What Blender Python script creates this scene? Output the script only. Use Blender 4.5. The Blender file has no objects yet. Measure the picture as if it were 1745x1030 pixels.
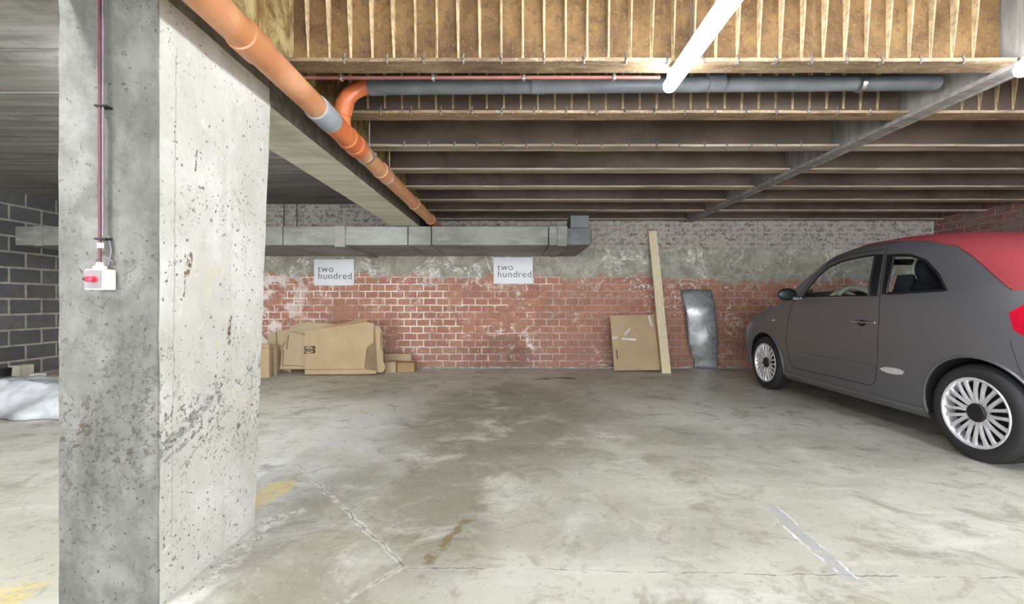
import bpy, bmesh, math, random
from mathutils import Vector, Matrix, noise
random.seed(7)
S = bpy.context.scene
PI = math.pi
# ------------------------------------------------------------------ camera
F, CX, CY, CH = 780.0, 876.0, 515.0, 0.96      # focal length and horizon in pixels, eye height
cam_d = bpy.data.cameras.new('camera'); cam = bpy.data.objects.new('camera', cam_d)
S.collection.objects.link(cam); S.camera = cam
cam.location = (0, 0, CH); cam.rotation_euler = (PI/2, 0, 0)
cam_d.sensor_fit = 'HORIZONTAL'; cam_d.sensor_width = 36.0
cam_d.lens = 36.0*F/1745.0
cam_d.shift_x = (872.5-CX)/1745.0
cam_d.clip_start = 0.02
# ------------------------------------------------------------------ world and exposure
W = bpy.data.worlds.new('world'); S.world = W; W.use_nodes = True
W.node_tree.nodes['Background'].inputs[0].default_value = (0.93, 0.97, 1.0, 1)
W.node_tree.nodes['Background'].inputs[1].default_value = 1.55
S.view_settings.view_transform = 'Standard'; S.view_settings.look = 'None'
S.view_settings.gamma = 1.0; S.view_settings.use_curve_mapping = False
S.view_settings.exposure = 2.45
LAMP_W = 14.0

# ------------------------------------------------------------------ helpers
col = S.collection
def P(px, py, Y):
    return Vector(((px-CX)/F*Y, Y, CH+(CY-py)/F*Y))
def lin(c):
    return tuple(((v/255.0)/12.92 if v/255.0 <= .04045 else ((v/255.0+.055)/1.055)**2.4) for v in c)+(1,)
def tag(o, label=None, cat=None, group=None, kind=None):
    if label: o['label'] = label
    if cat: o['category'] = cat
    if group: o['group'] = group
    if kind: o['kind'] = kind
    return o
def empty(name, loc, label, cat, group=None, rz=0):
    o = bpy.data.objects.new(name, None); col.objects.link(o); o.location = loc; o.rotation_euler.z = rz
    o.empty_display_size = .1
    return tag(o, label, cat, group)
def obj(name, bm, m, parent=None, smooth=False, ang=None):
    me = bpy.data.meshes.new(name)
    bmesh.ops.recalc_face_normals(bm, faces=bm.faces[:])
    bm.to_mesh(me); bm.free()
    o = bpy.data.objects.new(name, me); col.objects.link(o)
    if m: me.materials.append(m)
    if smooth:
        me.polygons.foreach_set('use_smooth', [True]*len(me.polygons))
        if ang: me.set_sharp_from_angle(angle=math.radians(ang))
    if parent: o.parent = parent
    return o
def box(bm, x0, x1, y0, y1, z0, z1, bev=0):
    vs = [bm.verts.new((x, y, z)) for z in (z0, z1) for y in (y0, y1) for x in (x0, x1)]
    fs = [bm.faces.new([vs[i] for i in q]) for q in ((0,2,3,1),(4,5,7,6),(0,1,5,4),(2,6,7,3),(0,4,6,2),(1,3,7,5))]
    if bev:
        es = set(e for f in fs for e in f.edges)
        bmesh.ops.bevel(bm, geom=list(es), offset=bev, segments=2, affect='EDGES', profile=.5)
def mbox(*a, **k):
    bm = bmesh.new(); box(bm, *a, **k); return bm
def frame_of(d):
    d = d.normalized(); a = Vector((0,0,1)) if abs(d.z) < .9 else Vector((1,0,0))
    s = d.cross(a).normalized(); return s, d.cross(s).normalized()
def tube(bm, pts, r, n=16, closed=False, caps=True):
    pts = [Vector(p) for p in pts]; N = len(pts)
    rr = r if isinstance(r, (list, tuple)) else [r]*N
    rings = []; s = None
    for i, p in enumerate(pts):
        if closed: d = pts[(i+1) % N]-pts[i-1]
        else: d = pts[min(i+1, N-1)]-pts[max(i-1, 0)]
        d.normalize()
        if s is None: s, _ = frame_of(d)
        s = (s-d*s.dot(d)).normalized(); t = d.cross(s)
        rings.append([bm.verts.new(p+(s*math.cos(a)+t*math.sin(a))*rr[i]) for a in [2*PI*k/n for k in range(n)]])
    for i in range(N if closed else N-1):
        A, B = rings[i], rings[(i+1) % N]
        for k in range(n): bm.faces.new((A[k], A[(k+1) % n], B[(k+1) % n], B[k]))
    if caps and not closed:
        bm.faces.new(rings[0][::-1]); bm.faces.new(rings[-1])
def lathe(bm, prof, axis_o, axis_d, n=48, close=False):
    """prof: list of (radius, along)"""
    o = Vector(axis_o); d = Vector(axis_d).normalized(); s, t = frame_of(d)
    rings = []
    for r, h in prof:
        if r < 1e-6: rings.append([bm.verts.new(o+d*h)])
        else: rings.append([bm.verts.new(o+d*h+(s*math.cos(2*PI*k/n)+t*math.sin(2*PI*k/n))*r) for k in range(n)])
    m = len(rings)
    for i in range(m if close else m-1):
        A, B = rings[i], rings[(i+1) % m]
        for k in range(n):
            k2 = (k+1) % n
            if len(A) == 1 and len(B) == 1: continue
            if len(A) == 1: bm.faces.new((A[0], B[k], B[k2]))
            elif len(B) == 1: bm.faces.new((A[k], A[k2], B[0]))
            else: bm.faces.new((A[k], A[k2], B[k2], B[k]))
def prism(bm, pts, off):
    """closed polygon of 3-D points extruded by a vector"""
    a = [bm.verts.new(p) for p in pts]; b = [bm.verts.new(Vector(p)+off) for p in pts]
    n = len(a); bm.faces.new(a); bm.faces.new(b[::-1])
    for i in range(n): bm.faces.new((a[i], a[(i+1) % n], b[(i+1) % n], b[i]))
    bmesh.ops.triangulate(bm, faces=[f for f in bm.faces if len(f.verts) > 4])
def text_mesh(name, body, size, m, parent, mat_world, ext=.001, font_shear=0, sx=1.0, spacing=1.0, line=1.0, offset=0):
    c = bpy.data.curves.new(name, 'FONT'); c.body = body; c.size = size; c.extrude = ext
    c.space_character = spacing; c.space_line = line; c.offset = offset
    t = bpy.data.objects.new(name, c); col.objects.link(t)
    dg = bpy.context.evaluated_depsgraph_get()
    me = bpy.data.meshes.new_from_object(t.evaluated_get(dg)); me.name = name
    bpy.data.objects.remove(t)
    o = bpy.data.objects.new(name, me); col.objects.link(o); me.materials.clear(); me.materials.append(m)
    me.transform(Matrix.Diagonal((sx, 1, 1, 1))); me.transform(mat_world)
    o.parent = parent
    return o

# ------------------------------------------------------------------ node mini language
class M:
    def __init__(s, name, rough=.8, metal=0, spec=.5):
        s.m = bpy.data.materials.new(name); s.m.use_nodes = True; s.nt = s.m.node_tree
        s.b = s.nt.nodes['Principled BSDF']; s.b.inputs['Roughness'].default_value = rough
        s.b.inputs['Metallic'].default_value = metal; s.b.inputs['Specular IOR Level'].default_value = spec
        s._tc = s.nt.nodes.new('ShaderNodeTexCoord'); s.obj = s._tc.outputs['Object']
    def n(s, t, **k):
        nd = s.nt.nodes.new('ShaderNode'+t)
        for a, v in k.items(): setattr(nd, a, v)
        return nd
    def put(s, sock, v):
        if v is None: return
        if hasattr(v, 'is_output'): s.nt.links.new(v, sock)
        elif isinstance(v, (tuple, list)) and sock.type == 'RGBA' and len(v) == 3: sock.default_value = lin(v)
        else: sock.default_value = v
    def map(s, v, scale=(1,1,1), loc=(0,0,0), rot=(0,0,0)):
        nd = s.n('Mapping'); s.put(nd.inputs[0], v); nd.inputs['Scale'].default_value = scale
        nd.inputs['Location'].default_value = loc; nd.inputs['Rotation'].default_value = rot
        return nd.outputs[0]
    def noise(s, scale, detail=4, rough=.55, dist=0, v=None, out=0):
        nd = s.n('TexNoise'); s.put(nd.inputs['Vector'], v or s.obj); nd.inputs['Scale'].default_value = scale
        nd.inputs['Detail'].default_value = detail; nd.inputs['Roughness'].default_value = rough
        nd.inputs['Distortion'].default_value = dist
        return nd.outputs[out]
    def vor(s, scale, feature='F1', v=None, out=0, rnd=1):
        nd = s.n('TexVoronoi', feature=feature); s.put(nd.inputs['Vector'], v or s.obj)
        nd.inputs['Scale'].default_value = scale; nd.inputs['Randomness'].default_value = rnd
        return nd.outputs[out]
    def ramp(s, f, a, b, lo=0.0, hi=1.0):
        nd = s.n('MapRange'); nd.interpolation_type = 'SMOOTHSTEP'; nd.clamp = True
        s.put(nd.inputs[0], f); nd.inputs[1].default_value = a; nd.inputs[2].default_value = b
        nd.inputs[3].default_value = lo; nd.inputs[4].default_value = hi
        return nd.outputs[0]
    def math(s, op, a, b=None, c=None):
        nd = s.n('Math', operation=op); s.put(nd.inputs[0], a); s.put(nd.inputs[1], b)
        if c is not None: s.put(nd.inputs[2], c)
        return nd.outputs[0]
    def mul(s, *a):
        r = a[0]
        for x in a[1:]: r = s.math('MULTIPLY', r, x)
        return r
    def mx(s, *a):
        r = a[0]
        for x in a[1:]: r = s.math('MAXIMUM', r, x)
        return r
    def inv(s, a): return s.math('SUBTRACT', 1.0, a)
    def add(s, a, b): return s.math('ADD', a, b)
    def mix(s, f, a, b, mode='MIX'):
        nd = s.n('Mix', data_type='RGBA', blend_type=mode); s.put(nd.inputs[0], f); s.put(nd.inputs[6], a); s.put(nd.inputs[7], b)
        return nd.outputs[2]
    def sep(s, v=None):
        nd = s.n('SeparateXYZ'); s.put(nd.inputs[0], v or s.obj); return nd.outputs
    def comb(s, x=0, y=0, z=0):
        nd = s.n('CombineXYZ'); s.put(nd.inputs[0], x); s.put(nd.inputs[1], y); s.put(nd.inputs[2], z); return nd.outputs[0]
    def vm(s, op, a, b=None):
        nd = s.n('VectorMath', operation=op); s.put(nd.inputs[0], a); s.put(nd.inputs[1], b)
        return nd.outputs['Value'] if op in ('LENGTH', 'DOT_PRODUCT', 'DISTANCE') else nd.outputs[0]
    def seg(s, p, a, b, w0, w1):
        """soft mask of a line segment on the floor plane"""
        a = Vector((a[0], a[1], 0)); b = Vector((b[0], b[1], 0)); ab = b-a
        pa = s.vm('SUBTRACT', p, tuple(a))
        t = s.math('DIVIDE', s.vm('DOT_PRODUCT', pa, tuple(ab)), ab.length_squared)
        nd = s.n('Clamp'); s.put(nd.inputs[0], t)
        sc = s.n('VectorMath', operation='SCALE'); sc.inputs[0].default_value = tuple(ab); s.put(sc.inputs['Scale'], nd.outputs[0])
        d = s.vm('LENGTH', s.vm('SUBTRACT', pa, sc.outputs[0]))
        return s.ramp(d, w0, w1, 1, 0)
    def spot(s, p, c, rx, ry, soft=.5):
        v = s.vm('DIVIDE', s.vm('SUBTRACT', p, (c[0], c[1], 0)), (rx, ry, 1e6))
        return s.ramp(s.vm('LENGTH', v), 1-soft, 1+soft, 1, 0)
    def bump(s, h, strength=.4, dist=.01, normal=None):
        nd = s.n('Bump'); s.put(nd.inputs['Height'], h); nd.inputs['Strength'].default_value = strength
        nd.inputs['Distance'].default_value = dist
        if normal: s.put(nd.inputs['Normal'], normal)
        s.put(s.b.inputs['Normal'], nd.outputs[0]); return nd.outputs[0]
    def brick(s, v, w, h, mort, c1, c2, cm, smooth=.1):
        nd = s.n('TexBrick'); s.put(nd.inputs['Vector'], v); nd.inputs['Scale'].default_value = 1
        s.put(nd.inputs['Color1'], c1); s.put(nd.inputs['Color2'], c2); s.put(nd.inputs['Mortar'], cm)
        nd.inputs['Mortar Size'].default_value = mort; nd.inputs['Mortar Smooth'].default_value = smooth
        nd.inputs['Brick Width'].default_value = w; nd.inputs['Row Height'].default_value = h
        return nd
    def color(s, c): s.put(s.b.inputs['Base Color'], c); return s
    def set(s, k, v): s.put(s.b.inputs[k], v); return s

def plain(name, c, rough=.6, metal=0, var=.12, nscale=20, bump=0, spec=.5):
    k = M(name, rough, metal, spec)
    dark = tuple(v*(1-var) for v in c); lite = tuple(min(255, v*(1+var*.5)) for v in c)
    nz = k.noise(nscale, 5, .6)
    k.color(k.mix(k.ramp(nz, .3, .7), dark, lite))
    if bump: k.bump(nz, bump, .004)
    return k.m

# ------------------------------------------------------------------ surface materials
def mat_floor():
    k = M('floor_concrete', .5); x, y, z = k.sep(); p = k.comb(x, y, 0)
    warp = k.noise(1.6, 4, .6, 0, p, 1)
    pw = k.vm('ADD', p, k.vm('MULTIPLY', k.vm('SUBTRACT', warp, (.5,.5,.5)), (.5,.5,0)))
    big = k.noise(.8, 6, .62, .6, p); mid = k.noise(3.2, 6, .66, .8, p); fine = k.noise(26, 5, .7, 0, p)
    streak = k.noise(3.0, 6, .66, .3, k.map(p, (.45, 2.6, 1)))
    c = k.mix(k.ramp(big, .35, .65), (184,182,168), (206,204,192))
    c = k.mix(k.mul(k.ramp(streak, .5, .68), .65), c, (214,213,206)); c = k.mix(k.mul(k.spot(pw, (-1.2, 3.0), .45, 1.6, .5), k.ramp(mid, .4, .58), .55), c, (214,216,218))
    c = k.mix(k.mul(k.ramp(mid, .53, .68), .55), c, (124,119,104))
    # large worn dark areas: centre bay and by the car
    st = k.mx(k.spot(pw, (-.1, 3.9), .85, 1.5, .35), k.spot(pw, (-.35, 2.5), .35, .9, .4), k.mul(k.spot(pw, (1.0, 5.6), .9, .35), .35), k.mul(k.spot(pw, (1.6, 2.9), .9, .5, .6), .5),
              k.mul(k.spot(pw, (-1.7, 5.4), .5, .5), .35), k.mul(k.spot(pw, (.3, 2.0), .8, .25), .5), k.mul(k.spot(pw, (-.7, 1.55), .25, .3), .7), k.mul(k.spot(pw, (-.75, 2.2), .3, .5, .5), .8), k.mul(k.spot(pw, (-.78, 1.7), .28, .3, .4), .9), k.mul(k.spot(pw, (.1, 2.2), .3, .3, .5), .45), k.mul(k.spot(pw, (.9, 3.3), .8, .3, .5), .6), k.mul(k.spot(pw, (-1.5, 4.9), .7, .5, .4), .6))
    c = k.mix(k.mul(st, k.ramp(k.noise(2.4, 5, .7, .6, p), .3, .52), .72), c, (118,112,95))
    c = k.mix(k.mul(k.ramp(fine, .54, .72), .42), c, (98,94,82)); c = k.mix(k.mul(k.ramp(k.noise(5.5, 7, .72, 1.0, k.map(p, (1,1,1), (4,2,0))), .52, .66), .5), c, (136,128,110)); c = k.mix(k.mul(k.ramp(k.noise(60, 4, .75, 0, p), .56, .72), .35), c, (226,224,216))
    c = k.mix(k.mul(k.ramp(k.noise(9, 6, .72, 1.2, p), .6, .72), .5), c, (214,213,206))
    # brown spots
    sp = k.mx(k.spot(pw, (.92, 2.17), .055, .05, .3), k.spot(pw, (.85, 2.81), .07, .08, .3))
    c = k.mix(k.mul(sp, .5), c, (132,122,94))
    jb = k.vm('ADD', p, k.vm('MULTIPLY', k.vm('SUBTRACT', k.noise(7, 5, .7, 0, p, 1), (.5,.5,.5)), (.14,.14,0)))
    c = k.mix(k.mul(k.seg(jb, (-.21,1.99), (-.32,1.69), .012, .03), k.ramp(k.noise(12, 4, .7, 0, p), .42, .52), .75), c, (122,102,58))
    oil = k.mx(k.spot(pw, (.66, 5.75), .17, .06, .25), k.spot(pw, (.4, 5.68), .12, .03, .4))
    c = k.mix(k.mul(oil, .9), c, (48,40,34))
    # cracks and joints with light edges
    jit = k.vm('ADD', p, k.vm('MULTIPLY', k.vm('SUBTRACT', k.noise(9, 4, .6, 0, p, 1), (.5,.5,.5)), (.05,.05,0)))
    cr = k.mx(k.seg(jit, (-1.295,2.723), (-.397,1.664), .0005, .0045), k.seg(jit, (-.397,1.664), (-.6,1.40), .0005, .004),
              k.seg(jit, (-.37,1.655), (2.6,1.56), .001, .006))
    halo = k.mx(k.seg(jit, (-1.295,2.723), (-.397,1.664), .006, .02), k.seg(jit, (-.397,1.664), (-.6,1.40), .006, .018), k.mul(k.seg(jit, (-.37,1.655), (2.6,1.56), .004, .016), .6),
                k.seg(jit, (-1.35,2.62), (-1.2,2.76), .005, .02), k.mul(k.seg(jit, (1.66,4.0), (1.95,3.56), .006, .02), .8))
    c = k.mix(k.mul(halo, k.ramp(fine, .4, .6), .7), c, (218,217,210))
    c = k.mix(k.mul(cr, k.ramp(mid, .4, .55), .7), c, (80,76,68))
    c = k.mix(k.mul(k.seg(p, (1.205,2.13), (1.165,1.60), .026, .034), k.ramp(k.noise(14, 5, .7, 0, k.map(p, (1,.4,1))), .36, .46), .75), c, (168,169,170))
    strip = k.mx(k.seg(jit, (1.16,2.15), (1.145,1.585), .003, .009), k.seg(jit, (1.235,2.14), (1.19,1.585), .001, .005))
    c = k.mix(k.mul(strip, k.ramp(k.noise(14, 5, .7, 0, k.map(p, (1,.4,1))), .46, .56), .8), c, (236,238,240))
    # white cement dust round the pillar, and old yellow paint
    dust = k.mx(k.seg(jit, (-1.06,1.3), (-1.06,2.0), .0, .09), k.seg(jit, (-1.1,2.0), (-.98,2.1), .0, .06))
    c = k.mix(k.mul(dust, k.ramp(fine, .45, .6), .8), c, (222,221,216))
    yel = k.mx(k.spot(pw, (-1.22, 2.30), .1, .16, .2), k.spot(pw, (-1.66, 1.52), .1, .1, .3), k.spot(pw, (-1.08,1.38), .05, .05, .3))
    c = k.mix(k.mul(yel, k.ramp(fine, .38, .55), .8), c, (226,206,130))
    # pale skirt of dust at the wall foot
    foot = k.mul(k.ramp(y, 6.42, 6.62), k.ramp(k.noise(8, 4, .6, 0, p), .3, .6))
    c = k.mix(k.mul(foot, .7), c, (200,198,192))
    k.color(c)
    k.set('Roughness', k.ramp(mid, .3, .7, .38, .62))
    k.bump(k.add(k.mul(fine, .5), k.mul(mid, .6)), .22, .006)
    return k.m

def mat_back_wall():
    k = M('old_brick_wall', .9, 0, .2); x, y, z = k.sep()
    dist = k.vm('MULTIPLY', k.vm('SUBTRACT', k.noise(6, 3, .5, 0, None, 1), (.5,.5,.5)), (.022,.022,.022))
    v = k.vm('ADD', k.comb(x, z, 0), dist)
    b = k.brick(v, .188, .1016, .0085, (170,104,86), (196,132,112), (226,214,202), .25)
    n1 = k.noise(5, 5, .65, .5); n2 = k.noise(1.3, 5, .6, .5); n3 = k.noise(30, 5, .7); n4 = k.noise(12, 5, .7, 1.0)
    cell = k.n('TexWhiteNoise', noise_dimensions='2D')
    fl = k.vm('FLOOR', k.vm('DIVIDE', v, (.188, .1016, 1))); k.put(cell.inputs['Vector'], fl)
    brickc = k.mix(k.ramp(cell.outputs[0], .0, 1, 0, .55), (182,128,106), (142,90,76))
    brickc = k.mix(k.ramp(n3, .35, .7, 0, .5), brickc, (198,156,134))
    base = k.mix(b.outputs['Fac'], brickc, (244,238,230))
    # mortar that has lost its contrast where the wall is smeared
    smear = k.ramp(k.noise(1.7, 4, .6, .4, k.map(None or k.obj, (1,1,1.4), (3.1,0,5))), .42, .62)
    smear = k.mx(smear, k.ramp(k.add(x, k.mul(n1, .8)), .5, 1.3, 0, .8))
    base = k.mix(k.mul(smear, b.outputs['Fac'], .92), base, (166,116,98))
    base = k.mix(k.mul(smear, k.ramp(n1, .4, .65), .35), base, (150,118,104))
    # soot and damp near the ground
    low = k.ramp(z, .12, .62, 1, 0); damp = k.mul(low, k.ramp(n2, .3, .6))
    base = k.mix(k.mul(damp, .5), base, (134,116,108))
    soot = k.mx(k.spot(k.comb(x, z, 0), (-.2, .2), .45, .28, .5), k.mul(k.spot(k.comb(x, z, 0), (2.8, .3), 1.6, .5), .3))
    base = k.mix(k.mul(soot, k.ramp(n4, .3, .6), .6), base, (88,72,66))
    # white blooms of salt
    bl = k.mul(k.ramp(n4, .54, .64), k.ramp(k.noise(2.1, 4, .6, .4, k.map(k.obj, (1,1,1), (9,2,4))), .5, .6))
    ridge = k.ramp(k.math('ABSOLUTE', k.math('SUBTRACT', k.noise(2.4, 6, .7, .8), .5)), .0, .045, 1, 0)
    ridge = k.mul(ridge, k.ramp(k.noise(2, 3, .5, 0, k.map(k.obj, (1,1,1), (1,7,3))), .45, .56))
    leftz = k.mul(k.ramp(x, -3.6, -2.6, 1, 0), k.ramp(n1, .45, .55))
    base = k.mix(k.mul(k.ramp(k.noise(2.6, 5, .7, .8, k.map(k.obj, (1,1,1), (7,7,2))), .52, .66), .5), base, (150,116,98)); base = k.mix(k.mul(k.ramp(k.noise(3.4, 6, .75, 1.2, k.map(k.obj, (1,1,1.6), (1,2,2))), .57, .66), .65), base, (216,196,182)); base = k.mix(k.mx(k.mul(bl, .9), k.mul(leftz, .8)), base, (242,236,230))
    # grey render and grime on the upper band
    edge = k.add(z, k.mul(k.math('SUBTRACT', n1, .5), .28)); edge = k.add(edge, k.mul(k.math('SUBTRACT', n2, .5), .25))
    edge = k.math('SUBTRACT', edge, k.ramp(x, .7, 3.0, 0, -.06))
    up = k.ramp(edge, 1.30, 1.38)
    ren = k.mix(k.ramp(n1, .35, .65), (146,144,130), (176,173,160))
    ren = k.mix(k.mul(k.ramp(n4, .5, .66), .5), ren, (128,118,106))
    ren = k.mix(k.mul(ridge, k.ramp(n4, .4, .6), .75), ren, (248,246,240))
    base = k.mix(up, base, ren)
    base = k.mix(k.mul(k.inv(up), ridge, k.ramp(n4, .42, .6), k.ramp(z, .9, 1.3), .7), base, (236,230,224))
    # rough worn masonry at the very top
    top = k.ramp(k.add(z, k.mul(k.math('SUBTRACT', n1, .5), .12)), 1.68, 1.78)
    b2 = k.brick(v, .19, .068, .013, (118,110,104), (144,136,128), (180,174,165), .5)
    rough = k.mix(k.ramp(n4, .35, .6), b2.outputs['Color'], (180,174,164))
    rough = k.mix(k.mul(k.ramp(k.noise(18, 6, .75, .6), .52, .62), .7), rough, (84,79,74))
    base = k.mix(top, base, rough)
    lightning = k.mul(k.ramp(k.vor(7, 'DISTANCE_TO_EDGE', k.vm('ADD', k.obj, k.vm('MULTIPLY', k.noise(8, 3, .6, 0, None, 1), (.12,.12,.12)))), .01, .06, 1, 0),
                      k.spot(k.comb(x, z, 0), (3.0, 1.5), 2.6, .22, .25), k.ramp(n2, .46, .56), .7)
    base = k.mix(k.mul(lightning, .75), base, (206,202,192))
    k.color(base)
    h = k.math('SUBTRACT', k.mul(n3, .35), k.mul(b.outputs['Fac'], k.inv(up), .5))
    h = k.add(h, k.mul(n4, top, 1.6)); h = k.add(h, k.mul(n1, .4))
    k.bump(h, .7, .012)
    return k.m

def mat_right_wall():
    k = M('right_brick_wall', .9, 0, .2); x, y, z = k.sep()
    v = k.comb(y, z, 0); n1 = k.noise(4, 5, .65, .5); n4 = k.noise(12, 5, .7, 1)
    b = k.brick(v, .2, .09, .008, (150,100,88), (128,88,80), (160,148,140), .3)
    c = k.mix(k.ramp(n1, .4, .62, 0, .75), b.outputs['Color'], (134,118,112))
    c = k.mix(k.ramp(n4, .52, .65, 0, .6), c, (96,82,80))
    k.color(c); k.bump(k.add(n4, k.mul(b.outputs['Fac'], -.5)), .6, .01)
    return k.m

def mat_blocks():
    k = M('grey_blockwork', .92, 0, .2); x, y, z = k.sep()
    d = k.vm('MULTIPLY', k.vm('SUBTRACT', k.noise(9, 3, .5, 0, None, 1), (.5,.5,.5)), (.012,.012,.012))
    v = k.vm('ADD', k.comb(y, z, 0), d); n = k.noise(10, 6, .7); n2 = k.noise(2, 4, .6)
    b = k.brick(v, .40, .20, .014, (92,94,96), (116,117,115), (186,182,172), .15)
    c = k.mix(k.mul(k.ramp(n, .35, .7), .4), b.outputs['Color'], (72,73,76))
    c = k.mix(k.mul(k.ramp(n2, .5, .7), .4), c, (104,104,98))
    k.color(c); k.bump(k.add(k.mul(n, .6), k.mul(b.outputs['Fac'], .9)), .7, .012)
    return k.m

def mat_pillar():
    k = M('pitted_concrete', .75, 0, .3); x, y, z = k.sep()
    big = k.noise(2.2, 5, .6, .4); fine = k.noise(60, 4, .7); mid = k.noise(9, 5, .65, .4)
    vert = k.noise(9, 4, .6, 0, k.map(k.obj, (1,1,.12)))
    c = k.mix(k.ramp(big, .3, .7), (186,185,177), (212,211,205))
    c = k.mix(k.mul(k.ramp(vert, .5, .7), .35), c, (170,168,158))
    c = k.mix(k.mul(k.ramp(mid, .55, .72), .3), c, (168,164,148)); c = k.mix(k.mul(k.ramp(k.noise(24, 6, .75, .4), .52, .7), .3), c, (150,146,132)); c = k.mix(k.mul(k.ramp(k.noise(16, 6, .75, .8), .56, .7), .4), c, (234,232,226))
    # front face painted darker to stand for its shade, side face stays whiter
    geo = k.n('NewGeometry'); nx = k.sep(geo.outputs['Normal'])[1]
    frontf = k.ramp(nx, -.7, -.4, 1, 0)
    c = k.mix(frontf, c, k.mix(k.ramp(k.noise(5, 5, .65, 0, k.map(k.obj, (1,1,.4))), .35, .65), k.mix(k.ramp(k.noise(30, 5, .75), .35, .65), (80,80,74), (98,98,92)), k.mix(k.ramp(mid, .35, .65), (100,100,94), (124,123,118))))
    # blow holes and pits: denser in ragged patches
    pv = k.vm('ADD', k.obj, k.vm('MULTIPLY', k.noise(30, 3, .6, 0, None, 1), (.03,.03,.03)))
    hole = k.ramp(k.vor(34, 'F1', pv), .09, .17, 1, 0)
    dens = k.ramp(k.noise(3.2, 4, .65, .8, k.map(k.obj, (1,1,1), (2,1,7))), .46, .56)
    hole = k.mul(hole, k.mx(dens, .0))
    few = k.mx(k.mul(k.ramp(k.vor(13, 'F1', pv), .04, .08, 1, 0), .9), k.mul(k.ramp(k.noise(52, 4, .7, .6), .64, .68), .8))
    rag = k.mul(k.ramp(k.noise(38, 5, .75, .5), .6, .66), k.ramp(k.noise(2.6, 4, .6, .5, k.map(k.obj, (1,1,1), (5,3,2))),   .5, .6))
    low = k.mul(k.ramp(z, .95, .55, 0, 1), k.ramp(z, .25, .5, 0, 1))
    rag2 = k.mul(k.ramp(k.noise(42, 5, .75, .8), .55, .61), low, k.ramp(k.noise(5, 4, .6), .44, .54))
    pits = k.mx(hole, few, rag, rag2)
    c = k.mix(k.mul(pits, .8), c, (74,66,52))
    ochre = k.mul(k.ramp(k.noise(5, 4, .6, .4, k.map(k.obj, (1,1,1), (8,4,1))), .6, .7), .35)
    c = k.mix(k.mul(ochre, k.inv(frontf)), c, (206,198,172))
    # rubbed tyre scrape on the side face and old shutter line
    sv = k.comb(y, z, 0); jit = k.vm('ADD', sv, k.vm('MULTIPLY', k.vm('SUBTRACT', k.noise(20, 3, .6, 0, None, 1), (.5,.5,.5)), (.02,.02,0)))
    scr = k.mx(k.seg(jit, (1.43,.48), (1.72,.62), .012, .03), k.seg(jit, (1.43,.44), (1.63,.51), .004, .012), k.mul(k.seg(jit, (1.48,.38), (1.8,.55), .002, .006), .6))
    c = k.mix(k.mul(scr, k.inv(frontf), k.ramp(k.noise(30, 4, .7, 0, k.map(k.obj, (1,1,2.5))), .4, .56), .75), c, (120,122,118))
    ln = k.seg(jit, (1.49,0.2), (1.51,1.8), .0015, .005)
    c = k.mix(k.mul(ln, k.inv(frontf), .45), c, (140,134,118))
    rust = k.mx(k.seg(jit, (1.56,1.06), (1.575,1.12), .008, .016), k.seg(jit, (1.79,.80), (1.80,.9), .006, .014), k.seg(jit, (1.545,.98), (1.55,1.12), .001, .005), k.seg(jit, (1.60,1.42), (1.61,1.5), .001, .006))
    c = k.mix(k.mul(rust, k.inv(frontf), k.ramp(fine, .4, .55), .9), c, (84,52,32))
    k.color(c)
    k.bump(k.math('SUBTRACT', k.mul(mid, .5), k.mul(pits, .8)), .55, .012)
    return k.m

def mat_slab(name, c1, c2, c3):
    k = M(name, .85, 0, .3)
    g = k.noise(2, 6, .6, .3, k.map(k.obj, (.5, 7, 1))); f = k.noise(2.2, 5, .7, .4); w = k.noise(14, 5, .7, 0, k.map(k.obj, (.4, 3, 1)))
    c = k.mix(k.ramp(g, .35, .65), c1, c2); c = k.mix(k.mul(k.ramp(f, .5, .7), .5), c, c3)
    c = k.mix(k.mul(k.ramp(w, .58, .7), .4), c, c2)
    k.color(c); k.bump(k.add(g, k.mul(w, .5)), .5, .008)
    return k.m

def mat_joist():
    k = M('rust_stained_joist', .6, 0, .4); x, y, z = k.sep()
    n = k.noise(3.0, 6, .65, .5); f = k.noise(22, 5, .7, .6); e = k.noise(90, 3, .7); run = k.noise(16, 4, .65, 0, k.map(k.obj, (1,1,.12)))
    c = k.mix(k.ramp(n, .32, .66), (90,66,42), (138,108,70))
    c = k.mix(k.mul(k.ramp(f, .5, .68), .55), c, (62,44,34))
    c = k.mix(k.mul(k.ramp(run, .55, .7), .5), c, (140,114,80))
    c = k.mix(k.mul(k.ramp(e, .58, .7), .35), c, (196,168,126))
    k.color(c); k.bump(k.add(k.mul(f, .7), k.mul(e, .3)), .5, .006)
    return k.m

def mat_flange():
    k = M('pale_rusty_flange', .5, .15, .5)
    f = k.noise(9, 5, .7, .6, k.map(k.obj, (.6,3,3))); e = k.noise(50, 4, .7); n = k.noise(2, 4, .6)
    c = k.mix(k.ramp(f, .35, .62), (120,98,74), (164,142,112))
    c = k.mix(k.mul(k.ramp(e, .55, .68), .6), c, (214,198,166)); c = k.mix(k.mul(k.ramp(n, .52, .66), .5), c, (98,78,64))
    k.color(c); k.bump(e, .5, .004)
    return k.m

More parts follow.
